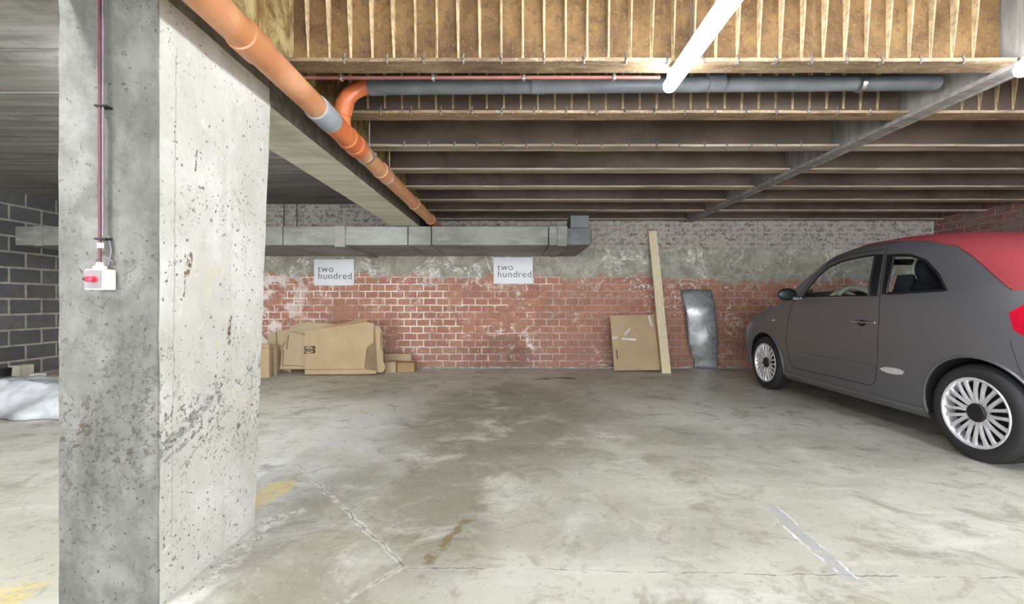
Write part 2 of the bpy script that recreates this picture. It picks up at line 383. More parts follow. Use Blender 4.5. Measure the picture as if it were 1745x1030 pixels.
MAT = {}
MAT['floor'] = mat_floor(); MAT['bwall'] = mat_back_wall(); MAT['rwall'] = mat_right_wall(); MAT['blocks'] = mat_blocks()
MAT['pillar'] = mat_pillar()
MAT['slab'] = mat_slab('board_marked_slab', (128,124,120), (160,156,150), (98,95,92))
MAT['beam'] = mat_slab('beam_concrete', (196,191,174), (216,212,196), (164,158,140))
MAT['deck'] = mat_slab('dark_deck', (74,58,44), (98,78,58), (50,42,36))
MAT['joist'] = mat_joist(); MAT['joist_grey'] = mat_slab('grey_brown_joist', (94,80,70), (122,106,94), (74,64,58)); MAT['fin'] = plain('pale_brown_fin', (206,180,142), .5, 0, .2, 25, .3); MAT['flange'] = mat_flange(); MAT['flange_grey'] = mat_slab('grey_pale_flange', (140,124,108), (176,162,146), (112,98,86))  # greyer web and flange colours for the joists farther back
def mat_beam_side():
    k = M('ochre_stained_concrete', .8, 0, .3)
    n = k.noise(5, 6, .7, 1.0, k.map(k.obj, (1,1,.5))); m = k.noise(14, 5, .7, .5); x, y, z = k.sep()
    c = k.mix(k.ramp(n, .38, .6), (122,92,48), (186,166,118)); c = k.mix(k.mul(k.ramp(m, .5, .66), .6), c, (84,62,36))
    geo = k.n('NewGeometry'); nn = k.sep(geo.outputs['Normal'])
    lowz = k.ramp(z, 2.02, 2.1, 1, 0)
    raw = k.mix(k.ramp(k.noise(3, 6, .6, .3, k.map(k.obj, (1.2,4,4))), .35, .65), (92,90,80), (124,121,108))
    raw = k.mix(k.mul(k.ramp(m, .52, .68), .4), raw, (76,73,62))
    k.color(k.mix(lowz, c, raw)); k.bump(k.add(n, m), .5, .008)
    return k.m
MAT['beamside'] = mat_beam_side()
def mat_duct():
    k = M('painted_duct_board', .6, 0, .4); x, y, z = k.sep()
    n = k.noise(1.4, 4, .6, .4); g = k.noise(5, 5, .65, 0, k.map(k.obj, (.6,1,3))); c = k.mix(k.ramp(n, .35, .65), (118,118,111), (148,149,142))
    c = k.mix(k.mul(k.ramp(g, .52, .66), .5), c, (164,165,160)); c = k.mix(k.mul(k.ramp(k.noise(8,5,.7), .55, .7), .4), c, (130,130,120))
    k.color(c); k.bump(g, .2, .004); return k.m
MAT['duct'] = mat_duct()
MAT['ductdark'] = plain('duct_end_grey', (106,108,109), .6, 0, .15, 6, .2)
def mat_pipe(name, c1, c2, rough=.32):
    k = M(name, rough, 0, .5); n = k.noise(4, 5, .65, .4); e = k.noise(40, 4, .7)
    c = k.mix(k.ramp(n, .35, .65), c1, c2); c = k.mix(k.mul(k.ramp(e, .6, .75), .4), c, tuple(v*.72 for v in c2))
    k.color(c); k.set('Roughness', k.ramp(n, .3, .7, rough, rough+.25)); return k.m
MAT['pipe'] = mat_pipe('brown_plastic_pipe', (184,124,84), (204,150,110))
MAT['pipeor'] = mat_pipe('orange_plastic_fitting', (186,98,54), (208,120,72))
MAT['pipegr'] = mat_pipe('grey_plastic_sleeve', (140,146,150), (160,166,170), .4)
MAT['pipedk'] = mat_pipe('dark_grey_drain_pipe', (96,100,104), (120,124,128), .45)
MAT['redpipe'] = mat_pipe('dull_red_pipe', (120,72,62), (146,92,80), .45)
MAT['maroon'] = plain('maroon_cable_sheath', (96,48,58), .45)
MAT['greycable'] = plain('grey_conduit', (120,112,120), .45)
MAT['steel'] = plain('zinc_steel', (196,196,196), .3, .9, .15, 30)
MAT['whitepl'] = plain('white_plastic', (232,232,224), .4, 0, .05, 10)
MAT['greypl'] = plain('grey_plastic', (136,126,128), .5, 0, .06, 12)
MAT['redknob'] = plain('red_plastic', (214,40,62), .35, 0, .08, 10)
MAT['blackpl'] = plain('black_plastic', (26,26,28), .5, 0, .1, 10)
MAT['darkrub'] = plain('black_rubber', (30,30,32), .75, 0, .2, 40, .1)
def mat_card(name, c):
    k = M(name, .85, 0, .2); x, y, z = k.sep()
    n = k.noise(3, 4, .6); fl = k.noise(30, 3, .6, 0, k.map(k.obj, (4,1,.3)))
    cc = k.mix(k.ramp(n, .3, .7), tuple(v*.94 for v in c), c); cc = k.mix(k.mul(k.ramp(fl, .45, .7), .18), cc, tuple(v*.85 for v in c))
    k.color(cc); k.bump(fl, .15, .002); return k.m
MAT['card'] = mat_card('plain_cardboard', (188,164,130)); MAT['card2'] = mat_card('faded_cardboard', (184,164,134)); MAT['card3'] = mat_card('brown_cardboard', (170,138,102))
MAT['carded'] = mat_card('cut_cardboard_edge', (150,116,80))
MAT['ink'] = plain('dark_print', (62,54,48), .8); MAT['signink'] = plain('grey_sign_lettering', (70,70,74), .6)
MAT['sign'] = plain('white_sign_board', (222,222,226), .35, 0, .03, 3)
def mat_wood():
    k = M('pale_softwood', .7, 0, .3); g = k.noise(6, 5, .6, .4, k.map(k.obj, (9,9,.6))); n = k.vor(3.2, 'F1', k.map(k.obj, (1.6,1.6,1)))
    c = k.mix(k.ramp(g, .35, .65), (214,198,164), (232,218,188)); c = k.mix(k.ramp(n, .0, .06, .6, 0), c, (150,112,70))
    k.color(c); k.bump(g, .2, .003); return k.m
MAT['wood'] = mat_wood()
def mat_sheet():
    k = M('scuffed_sheet_metal', .25, .6, .5); n = k.noise(5, 5, .65, .5); f = k.noise(24, 5, .7)
    c = k.mix(k.ramp(n, .35, .65), (150,154,156), (196,198,200)); c = k.mix(k.mul(k.ramp(f, .55, .7), .5), c, (120,122,120))
    k.color(c); k.set('Roughness', k.ramp(f, .35, .7, .26, .42)); k.bump(k.add(n, k.mul(f,.2)), .35, .01); return k.m
MAT['sheet'] = mat_sheet()
def mat_plastic_sheet():
    k = M('milky_plastic_film', .32, 0, .6); n = k.noise(5, 5, .6, .5)
    k.color(k.mix(k.ramp(n, .35, .65), (176,178,182), (210,212,216))); k.bump(k.noise(7, 6, .6, .8), .5, .02); return k.m
MAT['film'] = mat_plastic_sheet()
def emis(name, c, s):
    k = M(name, .4); k.set('Emission Color', c); k.set('Emission Strength', s); k.color((240,240,240)); return k.m
MAT['lampbright'] = emis('bright_lamp_diffuser', (0.92, 0.96, 1.0, 1), LAMP_W*2.0)
MAT['lamp'] = emis('lit_lamp_diffuser', (0.90, 0.95, 1.0, 1), LAMP_W)

# ------------------------------------------------------------------ the setting
XL, XR, YB, YF = -6.4, 6.1, 6.65, -3.6
JZ, SLAB, DECK = 2.136, 2.38, 2.64          # underside of joists, left slab, deck over the joists
def struct(name, bm, m): return tag(obj(name, bm, m), kind='structure')
def quad(a, b, c, d, nx=1, ny=1):
    bm = bmesh.new(); bm.faces.new([bm.verts.new(p) for p in (a, b, c, d)]); return bm
struct('floor', mbox(XL-.2, XR+.2, YF, YB+.2, -.2, 0), MAT['floor'])
struct('wall_back', mbox(XL-.2, XR+.2, YB, YB+.2, 0, 2.9), MAT['bwall'])
struct('wall_left', mbox(XL-.2, XL, YF, YB, 0, 2.9), MAT['blocks'])
struct('wall_right', mbox(XR, XR+.2, YF, YB, 0, 2.9), MAT['rwall'])
bm = bmesh.new(); box(bm, XL, -1.43, YF, YB, SLAB, SLAB+.4); struct('ceiling', bm, MAT['slab'])
struct('ceiling_deck', mbox(-1.114, XR, YF, YB, DECK, DECK+.2), MAT['deck'])
for i, y in enumerate((2.58, 3.10)):       # pale mortar joints across the slab
    struct('trim_%d' % (i+1), mbox(XL, -1.44, y-.006, y+.006, SLAB-.006, SLAB), MAT['duct'])
# broken skirting of mortar at the foot of the back wall
bm = bmesh.new(); n = 220
for (x0, x1, hmax, dmax) in ((-1.55, 1.95, .035, .05), (2.1, 3.75, .055, .07)):
    prev = None
    for i in range(n+1):
        x = x0+(x1-x0)*i/n; a = .55+.7*noise.noise(Vector((x*4, 0, 1)))+.4*noise.noise(Vector((x*17, 3, 1)))
        a = max(.1, a); e = min(1, i/8, (n-i)/8)
        r = [bm.verts.new(p) for p in ((x, YB-dmax*a*e, .0), (x, YB-dmax*a*.6*e, hmax*a*.7*e), (x, YB, hmax*a*e), (x, YB+.02, .0))]
        if prev:
            for j in range(3): bm.faces.new((prev[j], prev[j+1], r[j+1], r[j]))
        prev = r
struct('baseboard_back', bm, plain('crumbled_mortar', (178,174,166), .9, 0, .25, 14, .5))

# ------------------------------------------------------------------ pillar and its beam
def subd(bm, n=10):
    bmesh.ops.subdivide_edges(bm, edges=bm.edges[:], cuts=n, use_grid_fill=True)
bm = bmesh.new()
c8 = [(-1.43,1.434,0), (-1.114,1.434,0), (-1.43,1.97,0), (-1.114,1.97,0), (-1.43,1.434,1.93), (-1.114,1.434,1.852+.078), (-1.43,2.10,1.93), (-1.114,2.10,1.93)]
vs = [bm.verts.new(c) for c in c8]
for q in ((0,2,3,1),(4,5,7,6),(0,1,5,4),(2,6,7,3),(0,4,6,2),(1,3,7,5)): bm.faces.new([vs[i] for i in q])
bmesh.ops.bevel(bm, geom=[e for e in bm.edges if abs(e.verts[0].co.z-e.verts[1].co.z) > 1], offset=.004, segments=1, affect='EDGES')
subd(bm, 24)
for v in bm.verts:
    if v.co.z > .01:
        k = .0035
        v.co += Vector((noise.noise(v.co*9), noise.noise(v.co*9+Vector((5,5,5))), 0))*k
pil = empty('concrete_pillar', (-1.27,1.7,0), 'square concrete pillar in the left foreground, pitted and scraped, under the beam', 'pillar')
def childat(o, root):
    o.parent = root; o.matrix_parent_inverse = Matrix.Translation(-root.location); return o
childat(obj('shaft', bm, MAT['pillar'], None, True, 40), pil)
tag(pil)
# beam: from pillar to back wall at 1.852, raised towards the viewer
bm = bmesh.new()
prof = [(-1.43, 1.853), (-1.114, 1.853), (-1.114, 1.99), (-1.114, DECK), (-1.43, DECK)]
prism(bm, [(x, 2.085, z) for x, z in prof], Vector((0, YB-2.085, 0)))
box(bm, -1.428, -1.114, 1.45, 2.085, 1.93, DECK)
box(bm, -1.114, -1.085, 1.437, YB, 2.02, 2.10)
bx_ = obj('concrete_beam', bm, MAT['beamside']); bx_.data.materials.append(MAT['beam'])
for p_ in bx_.data.polygons:
    if p_.normal.z < -.9: p_.material_index = 1
tag(bx_, 'deep concrete beam running from the pillar to the back wall beside the brown pipe', 'beam')
bm = bmesh.new(); box(bm, -1.41, -1.114, YF, 1.45, 1.945, DECK)
tag(obj('concrete_beam', bm, MAT['beamside']), 'concrete beam continuing in front of the pillar, out of the top of view', 'beam')

# ------------------------------------------------------------------ joists with fins
Yj = [2.35+.61*k for k in range(8)]
names = ['nearest', 'second', 'third', 'fourth', 'fifth', 'sixth', 'seventh', 'last']
def joist(yb, x0, x1, label, fins, clips, grp):
    w = .115; yf = yb-w; root = empty('ceiling_joist', ((x0+x1)/2, yb-w/2, JZ), label, 'joist', grp)
    bm = bmesh.new(); yw = yb-.035
    box(bm, x0, x1, yw, yw+.022, JZ+.012, DECK); childat(obj('web', bm, MAT['joist'] if yb < 2.9 else MAT['joist_grey']), root)
    # flange: slightly wavy plate with a pale lip
    bm = bmesh.new(); n = max(12, int((x1-x0)/.06)); prev = None
    for i in range(n+1):
        x = x0+(x1-x0)*i/n; d = .0035*noise.noise(Vector((x*3, yb, 0))); e = .003*noise.noise(Vector((x*12, yb, 4)))
        r = [bm.verts.new(p) for p in ((x, yf+e, JZ+d), (x, yf+e-.002, JZ+.016+d), (x, yb, JZ+.014+d), (x, yb, JZ+d))]
        if prev:
            for j in range(4): bm.faces.new((prev[j], prev[(j+1) % 4], r[(j+1) % 4], r[j]))
        else: bm.faces.new(r)
        prev = r
    bm.faces.new(prev[::-1]); childat(obj('flange', bm, MAT['flange'] if yb < 3.1 else MAT['flange_grey']), root)
    if fins:
        k = 0; x = x0+.07
        while x < x1-.04 and k < 99:
            bm = bmesh.new(); zb = JZ+.055+random.uniform(-.006,.006); t = .0065; d = .058+random.uniform(-.004,.004)
            ln = random.uniform(-.004,.004)
            A = [(x-t, yw, zb), (x+t, yw, zb), (x+ln, yw-.006, zb+.01)]
            mid = [(x-t*1.1, yw, zb+.16), (x+t*1.1, yw, zb+.16), (x+t*.6+ln, yw-d*.38, zb+.16), (x-t*.6+ln, yw-d*.38, zb+.16)]
            top = [(x-t*1.2, yw, DECK), (x+t*1.2, yw, DECK), (x+t*.8+ln, yw-d*.85, DECK), (x-t*.8+ln, yw-d*.85, DECK)]
            a = [bm.verts.new(p) for p in A]; m_ = [bm.verts.new(p) for p in mid]; tp = [bm.verts.new(p) for p in top]
            bm.faces.new(a); bm.faces.new((a[0], a[1], m_[1], m_[0])); bm.faces.new((a[1], a[2], m_[2], m_[1])); bm.faces.new((a[2], a[0], m_[0], m_[3])); bm.faces.new((a[2], m_[3], m_[2]))
            for j in range(4): bm.faces.new((m_[j], m_[(j+1) % 4], tp[(j+1) % 4], tp[j]))
            bm.faces.new(tp)
            childat(obj('fin', bm, MAT['fin']), root); x += .1085; k += 1
    if clips:
        x = x0+.28; k = 0
        while x < x1-.1 and k < 40:
            bm = bmesh.new(); h = random.uniform(.02,.036)
            tube(bm, [(x-.006, yf+.02, JZ+.018), (x-.003, yf-.004, JZ+.02), (x+.002, yf-.006, JZ+.004), (x+.004, yf+.004, JZ-.006), (x+random.uniform(-.008,.008), yf+.02, JZ-.003)], .0045, 6)
            tube(bm, [(x, yf+.006, JZ+.016), (x+.004, yf+.006, JZ+.016+h)], .004, 6)
            childat(obj('tie_clip', bm, MAT['steel']), root); x += .19+random.uniform(-.02,.02); k += 1
    return root
for i, y in enumerate(Yj):
    joist(y, -1.112, 2.455, 'rust-brown finned steel joist, %s from the viewer, left of the lengthwise strip' % (names[i] if i else 'the one nearest'), i < 2, i < 3, 'ceiling joists left of the strip')
    if i > 0: joist(y, 2.575, XR, 'grey-brown steel joist over the car, %s from the viewer, right of the lengthwise strip' % names[i], i == 1, False, 'ceiling joists right of the strip')
    else: joist(y, 2.575, XR, 'grey-brown steel joist nearest the viewer, entering at the far right edge', False, False, 'ceiling joists right of the strip')
# lengthwise girder with its double-ridged underside
g = empty('ceiling_girder', (2.515, 4.3, JZ), 'narrow lengthwise girder with pale ridged underside crossing beneath the joists', 'girder')
childat(obj('web', mbox(2.475, 2.555, YF, YB, JZ, DECK), MAT['slab']), g)
bm = bmesh.new(); box(bm, 2.455, 2.575, YF, YB, JZ-.012, JZ+.0)
box(bm, 2.457, 2.475, YF, YB, JZ-.022, JZ-.012); box(bm, 2.555, 2.573, YF, YB, JZ-.022, JZ-.012)
childat(obj('flange', bm, MAT['slab']), g)

# ------------------------------------------------------------------ wall duct
D0, D1, DZ0, DZ1 = 5.35, YB-.01, 1.625, 1.845
du = empty('boxed_duct', (-2.0, 6.0, DZ0), 'long pale grey boxed duct along the top of the back wall above the signs', 'duct')
cuts = [25, 66, 482, 572, 695, 735, 935, 968]
xs = [(c-CX)/F*D0 for c in cuts]
for a, b in zip(xs[:-1], xs[1:]):
    childat(obj('duct_segment', mbox(a+.005, b-.005, D0, D1, DZ0, DZ1, bev=.006), MAT['duct']), du)
for a, b, lo in ((60, 74, .012), (571, 589, .022), (950, 966, .012)):
    x0, x1 = (a-CX)/F*D0, (b-CX)/F*D0
    childat(obj('joint_cover', mbox(x0, x1, D0-.018, D1, DZ0-lo, DZ1+.004, bev=.004), MAT['duct']), du)
bm = bmesh.new(); x0, x1 = (966-CX)/F*D0, (1009-CX)/F*D0
box(bm, x0, x1, D0-.006, D1, DZ0-.004, DZ1-.01, bev=.035)
o = childat(obj('end_elbow', bm, MAT['ductdark'], None, True, 40), du); o['label'] = 'darker grey rounded end piece'
x0, x1 = (973-CX)/F*D0, (1005-CX)/F*D0
childat(obj('upstand', mbox(x0, x1, D0+.06, D0+.4, DZ1-.012, 1.985, bev=.006), MAT['ductdark']), du)
for px, lab in ((484, 'thin dark cable down the wall above the duct, nearest the pillar'), (506, 'second thin dark cable right of the pillar, above the duct')):
    a = P(px, 352, 6.60); bm = bmesh.new(); tube(bm, [(a.x, 6.60, SLAB), (a.x, 6.60, 1.85)], .006, 8)
    tag(obj('hanging_cable', bm, MAT['blackpl']), lab, 'cable', 'thin cables above the duct')

# ------------------------------------------------------------------ pipes
PX, PZ, PR = -.976, 1.922, .055
mp = empty('drain_pipe', (PX, 3.0, PZ), 'brown plastic drain pipe sloping away along the beam, with orange branch', 'pipe')
bm = bmesh.new(); tube(bm, [(PX, .2, PZ), (PX, 6.55, PZ)], PR, 32); childat(obj('pipe_run', bm, MAT['pipe'], None, True, 40), mp)
def ring(y0, y1, r, m, name, bulge=.004):
    bm = bmesh.new()
    lathe(bm, [(PR*.98, y0), (r, y0+.003), (r+bulge*.3, y0+.02), (r, (y0+y1)/2), (r+bulge*.3, y1-.02), (r, y1-.003), (PR*.98, y1)], (PX, 0, PZ), (0,1,0), 40)
    return childat(obj(name, bm, MAT[m], None, True, 50), mp)
ring(1.63, 1.745, PR+.006, 'pipe', 'socket'); ring(.95, 1.04, PR+.006, 'pipe', 'socket')
o = ring(2.25, 2.44, PR+.007, 'pipegr', 'sleeve'); o['label'] = 'grey sleeve coupling'
o = ring(2.44, 2.86, PR+.004, 'pipeor', 'branch_body'); o['label'] = 'bright orange branch fitting'
ring(2.66, 2.72, PR+.010, 'pipeor', 'collar'); ring(2.78, 2.86, PR+.010, 'pipeor', 'collar')
for y in (3.32, 4.45, 5.3): ring(y, y+.05, PR+.006, 'pipe', 'socket')
for y in (2.98,):
    bm = bmesh.new(); lathe(bm, [(PR, y), (PR+.006, y), (PR+.006, y+.028), (PR, y+.028)], (PX,0,PZ), (0,1,0), 32, True)
    tube(bm, [(PX+.03, y+.014, PZ+PR), (PX+.03, y+.014, JZ+.01)], .005, 8); box(bm, PX+PR, PX+PR+.025, y, y+.028, PZ-.012, PZ+.012)
    childat(obj('pipe_clamp', bm, MAT['steel'], None, True, 40), mp)
bm = bmesh.new(); y = 3.5
lathe(bm, [(PR, y), (PR+.005, y), (PR+.005, y+.02), (PR, y+.02)], (PX,0,PZ), (0,1,0), 32, True); tube(bm, [(PX+.02, y+.01, PZ+PR), (PX+.02, y+.01, JZ+.01)], .004, 8)
childat(obj('pipe_clamp', bm, MAT['steel'], None, True, 40), mp)
# orange branch curving up into the grey cross pipe
GY, GZ = 2.60, 2.185
bm = bmesh.new(); pts = []
A = Vector((PX, 2.62, PZ+.02)); B = Vector((PX+.02, 2.50, PZ+.14)); C_ = Vector((PX+.05, GY-.02, GZ-.03)); D_ = Vector((PX+.14, GY, GZ))
for i in range(15):
    t = i/14; pts.append(A*(1-t)**3+B*3*t*(1-t)**2+C_*3*t*t*(1-t)+D_*t**3)
tube(bm, pts, .044, 24); tube(bm, [pts[3], pts[6]], .049, 24)
o = childat(obj('branch_elbow', bm, MAT['pipeor'], None, True, 50), mp); o['label'] = 'bright orange elbow rising from the pipe'
gp = empty('drain_pipe', (.7, GY, GZ), 'dark grey drain pipe running crosswise just behind the nearest joist', 'pipe')
bm = bmesh.new(); tube(bm, [(PX+.15, GY, GZ-.004), (2.42, GY+.02, GZ+.03)], .042, 28); childat(obj('pipe_run', bm, MAT['pipedk'], None, True, 50), gp)
for x in (-.82, .1, 1.1):
    t = (x-PX-.11)/(2.42-PX-.11); bm = bmesh.new(); tube(bm, [(x, GY, GZ-.004+.034*t), (x+.09, GY, GZ-.004+.034*(t+.03))], .0465, 28); childat(obj('socket', bm, MAT['pipedk'], None, True, 50), gp)
for x in (1.96,):
    bm = bmesh.new(); z = GZ+.022; lathe(bm, [(.043, 0), (.05, 0), (.05, .022), (.043, .022)], (x, GY+.01, z), (1,0,0), 28, True); tube(bm, [(x+.01, GY, z+.045), (x+.01, GY, DECK)], .005, 8)
    childat(obj('pipe_clamp', bm, MAT['steel'], None, True, 40), gp)
rp = empty('thin_pipe', (.1, 2.385, 2.13), 'thin dull red pipe clipped under the rear edge of the nearest joist', 'pipe')
bm = bmesh.new(); tube(bm, [(-1.10, 2.385, 2.128), (.76, 2.385, 2.131)], .0095, 12); childat(obj('pipe_run', bm, MAT['redpipe'], None, True, 50), rp)
for x in (-.9, -.42, .05, .52):
    bm = bmesh.new(); box(bm, x-.008, x+.008, 2.37, 2.40, 2.115, 2.15, bev=.003); childat(obj('pipe_clip', bm, MAT['steel']), rp)
tag(rp)

# ------------------------------------------------------------------ switch and conduit on the pillar
sw = empty('isolator_switch', (-1.27, 1.40, 1.0), 'small white switch box with a red rotary knob on the pillar front', 'switch')
x0, x1, zb, zt, yn, yw = -1.300, -1.243, .997, 1.060, 1.383, 1.431
childat(obj('housing', mbox(x0, x1, yn+.022, yw, zb, zt, bev=.003), MAT['whitepl']), sw)
o = childat(obj('cover', mbox(x0, x1, yn, yn+.021, zb, zt, bev=.003), MAT['whitepl']), sw)
o = childat(obj('front_plate', mbox(x0+.003, x1-.003, yn-.002, yn+.002, zb+.003, zt-.003), MAT['greypl']), sw); o['label'] = 'grey front plate'
bm = bmesh.new(); cxs, czs = (x0+x1)/2+.004, (zb+zt)/2
lathe(bm, [(0,0),(.009,0),(.009,.008),(.008,.01),(0,.01)], (cxs, yn-.002, czs), (0,-1,0), 28)
box(bm, cxs-.014, cxs+.010, yn-.020, yn-.008, czs-.008, czs+.008, bev=.003)
o = childat(obj('knob', bm, MAT['redknob'], None, True, 40), sw); o['label'] = 'red rotary knob'
childat(obj('knob_tip', mbox(cxs-.021, cxs-.013, yn-.018, yn-.010, czs-.0035, czs+.0045, bev=.001), MAT['blackpl']), sw)
bm = bmesh.new(); lathe(bm, [(0,zt-.001),(.017,zt-.001),(.017,zt+.010),(.010,zt+.011),(.010,zt+.018),(.007,zt+.022),(0,zt+.022)], (-1.274, 1.408, 0), (0,0,1), 24)
childat(obj('cable_gland', bm, MAT['whitepl'], None, True, 40), sw)
cd = empty('cable_conduit', (-1.278, 1.412, 1.08), 'dark maroon cable run down the pillar front to the switch box', 'cable')
bm = bmesh.new(); tube(bm, [(-1.277, 1.411, zt+.018), (-1.277, 1.411, 1.15), (-1.277, 1.411, 1.93)], .0045, 12); childat(obj('cable', bm, MAT['maroon'], None, True, 60), cd)
bm = bmesh.new(); tube(bm, [(-1.269, 1.413, 1.165), (-1.269, 1.413, 1.93)], .003, 10); o = childat(obj('cable', bm, MAT['greycable'], None, True, 60), cd)
bm = bmesh.new(); tube(bm, [(-1.262, 1.425, 1.165), (-1.256, 1.428, 1.12), (-1.262, 1.425, 1.075)], .0025, 8); tube(bm, [(-1.285, 1.428, 1.12), (-1.265, 1.42, 1.10), (-1.25, 1.428, 1.085)], .002, 8)
childat(obj('loose_wire', bm, MAT['greycable'], None, True, 60), cd)
for z in (1.155, 1.565):
    bm = bmesh.new(); box(bm, -1.290, -1.255, 1.404, 1.432, z-.003, z+.003, bev=.001); childat(obj('saddle_clip', bm, MAT['blackpl']), cd)
bm = bmesh.new(); tube(bm, [(-1.2745, 1.411, 1.126), (-1.2745, 1.411, 1.142)], .0085, 16); childat(obj('cable_sleeve', bm, MAT['whitepl'], None, True, 40), cd)

# ------------------------------------------------------------------ lamps
def batten(x, y0, y1, z, label, zc, mat='lamp'):
    r = empty('batten_lamp', (x, (y0+y1)/2, z), label, 'lamp', 'tube battens')
    bm = bmesh.new(); N = 14; n = 20; rings = []; y = y0
    ys = [y0+.012, y0+.02]+[y0+.02+(y1-y0-.04)*i/3 for i in range(1, 3)]+[y1-.02, y1-.006, y1+.004]
    rs = [.030, .033, .033, .033, .033, .028, .012]
    tube(bm, [(x, yy, z) for yy in ys], rs, n); childat(obj('diffuser', bm, MAT[mat], None, True, 60), r)
    childat(obj('housing', mbox(x-.02, x+.02, y0+.01, y1-.03, z+.033, z+.055, bev=.004), MAT['whitepl']), r)
    for yy in (y0+.25, y1-.3):
        bm = bmesh.new(); tube(bm, [(x, yy, z+.05), (x, yy, zc)], .004, 8); childat(obj('hanger', bm, MAT['steel']), r)
    return r
batten(.785, .82, 2.33, 2.05, 'lit white tube lamp hanging below the nearest joist, seen end-on at top', JZ+.4)
batten(2.385, .70, 2.17, 2.05, 'lit tube lamp whose rounded end just enters at the right edge', JZ+.4)
batten(-1.545, -.1, 1.15, 2.30, 'lit tube lamp under the left slab beside the beam, left of the pillar', SLAB, 'lampbright')
batten(.785, -2.6, -1.1, 2.05, 'tube lamp behind the viewer in line with the first', JZ+.4)  # added behind the camera as extra fill light
batten(4.05, .75, 2.2, 2.05, 'lit tube lamp over the car bay, out of view at right', JZ+.4)  # added beyond the right edge of the frame for more fill
batten(-2.3, 2.6, 4.0, 2.30, 'lit tube lamp under the left slab behind the pillar', SLAB)  # added where the pillar hides it, to brighten the left rear

# ------------------------------------------------------------------ signs
for (a, b, c, d, lab) in ((535, 603, 442, 487, 'white sign reading two hundred, left one, above the stacked cardboard'), (841, 908, 438.5, 484, 'white sign reading two hundred, right one, on the bare brick under the duct')):
    Y = YB-.03; p0 = P(a, d, Y); p1 = P(b, c, Y)
    s = empty('parking_sign', (p0.x, Y, p0.z), lab, 'sign', 'two hundred signs')
    childat(obj('board', mbox(p0.x, p1.x, Y, YB-.001, p0.z, p1.z, bev=.004), MAT['sign']), s)
    w = p1.x-p0.x
    for k, (t, zz) in enumerate((('two', .197), ('hundred', .095))):
        mt = Matrix.Translation((p0.x+.055, Y-.003, p0.z+zz)) @ Matrix.Rotation(PI/2, 4, 'X')
        o = text_mesh('lettering', t, .135, MAT['signink'], None, mt, .001, sx=1.02, spacing=1.08, offset=-.001); childat(o, s)

# ------------------------------------------------------------------ cardboard and wood along the wall
def lean(pts, Yb, k=.12):
    out = []
    for px, py in pts:
        t = (CY-py)/F; Y = (Yb+k*CH)/(1-k*t); out.append(Vector(((px-CX)/F*Y, Y, max(.002, CH+t*Y))))
    return out
Z2 = lambda q: [(430+x*.17192, 520+y*.17192) for x, y in q]
def card(name, q, Yb, m, label, k=.12, th=.012, cat='cardboard', grp='flattened cardboard by the left of the back wall', conv=True):
    pts = lean(Z2(q) if conv else q, Yb, k); root = empty(name, (pts[0].x, Yb, 0), label, cat, grp)
    bm = bmesh.new(); prism(bm, pts, Vector((0, th, 0)))
    childat(obj('sheet', bm, m), root)
    return root, pts
# floor contact rows: y=640 -> Y 5.99 ; 633 -> 6.35
CARDS = []
r, p = card('flattened_carton', [(520,690),(520,268),(610,243),(1138,172),(1205,182),(1200,385),(1165,390),(1133,432),(1108,640),(1230,655),(1222,682)], 5.97, MAT['card'], 'largest flat cardboard panel, printed mark at its left edge, front of the pile', .10)
# fold line along its foot
bm = bmesh.new(); q = lean(Z2([(522,640),(1108,636),(1108,640),(522,645)]), 5.965, .10); prism(bm, q, Vector((0,-.004,0))); childat(obj('fold_line', bm, MAT['carded']), r)
# printed mark: dark block with a light oval and letters
q = lean(Z2([(513,485),(622,478),(622,408),(513,411)]), 5.962, .10); bm = bmesh.new(); prism(bm, q, Vector((0,.003,0))); o = childat(obj('printed_mark', bm, MAT['ink']), r); o['label'] = 'dark printed mark'
cx_, cz_ = (q[0].x+q[2].x)/2, (q[0].z+q[2].z)/2; yy = q[0].y; hw, hh = abs(q[2].x-q[0].x)/2, abs(q[2].z-q[0].z)/2
bm = bmesh.new(); prism(bm, [Vector((cx_-.01+hw*.94*math.cos(2*PI*i/32), yy+.10*(cz_+hh*.85*math.sin(2*PI*i/32)-q[0].z), cz_+hh*.85*math.sin(2*PI*i/32))) for i in range(32)], Vector((0,-.002,0)))
childat(obj('mark_oval', bm, MAT['card']), r)
mt = Matrix.Translation((cx_-.01-hw*.78, yy-.004, cz_-hh*.38)) @ Matrix.Rotation(PI/2, 4, 'X')
o = text_mesh('mark_lettering', 'IKEA', hh*1.15, MAT['ink'], None, mt, .0008, sx=1.05, offset=.0015); childat(o, r)
card('flattened_carton', [(600,250),(1125,128),(1140,150),(1140,385),(1100,430),(1090,690),(600,690)], 6.00, MAT['card3'], 'brown cardboard sheet peeping out above the large front panel', .10, .01)
card('flattened_carton', [(300,592),(245,268),(370,238),(380,210),(500,170),(745,182),(900,200),(900,600)], 6.10, MAT['card2'], 'tall faded cardboard sheet behind and left of the large front panel', .11)
card('flattened_carton', [(268,636),(300,440),(330,380),(345,300),(365,265),(520,300),(520,636)], 6.03, MAT['card2'], 'creased cardboard sheet tucked at the left edge of the large panel', .09)
card('flattened_carton', [(150,600),(150,290),(235,265),(370,245),(380,672)], 6.16, MAT['card2'], 'pale cardboard sheet against the brick, left in the pile', .09)
card('flattened_carton', [(1110,640),(1135,432),(1168,388),(1208,385),(1208,292),(1218,215),(1258,215),(1282,262),(1268,300),(1268,420),(1295,470),(1300,570),(1315,590),(1315,640),(1290,670),(1225,668)], 6.01, MAT['card'], 'cut-out cardboard piece shaped like a bottle, right of the large panel', .09)
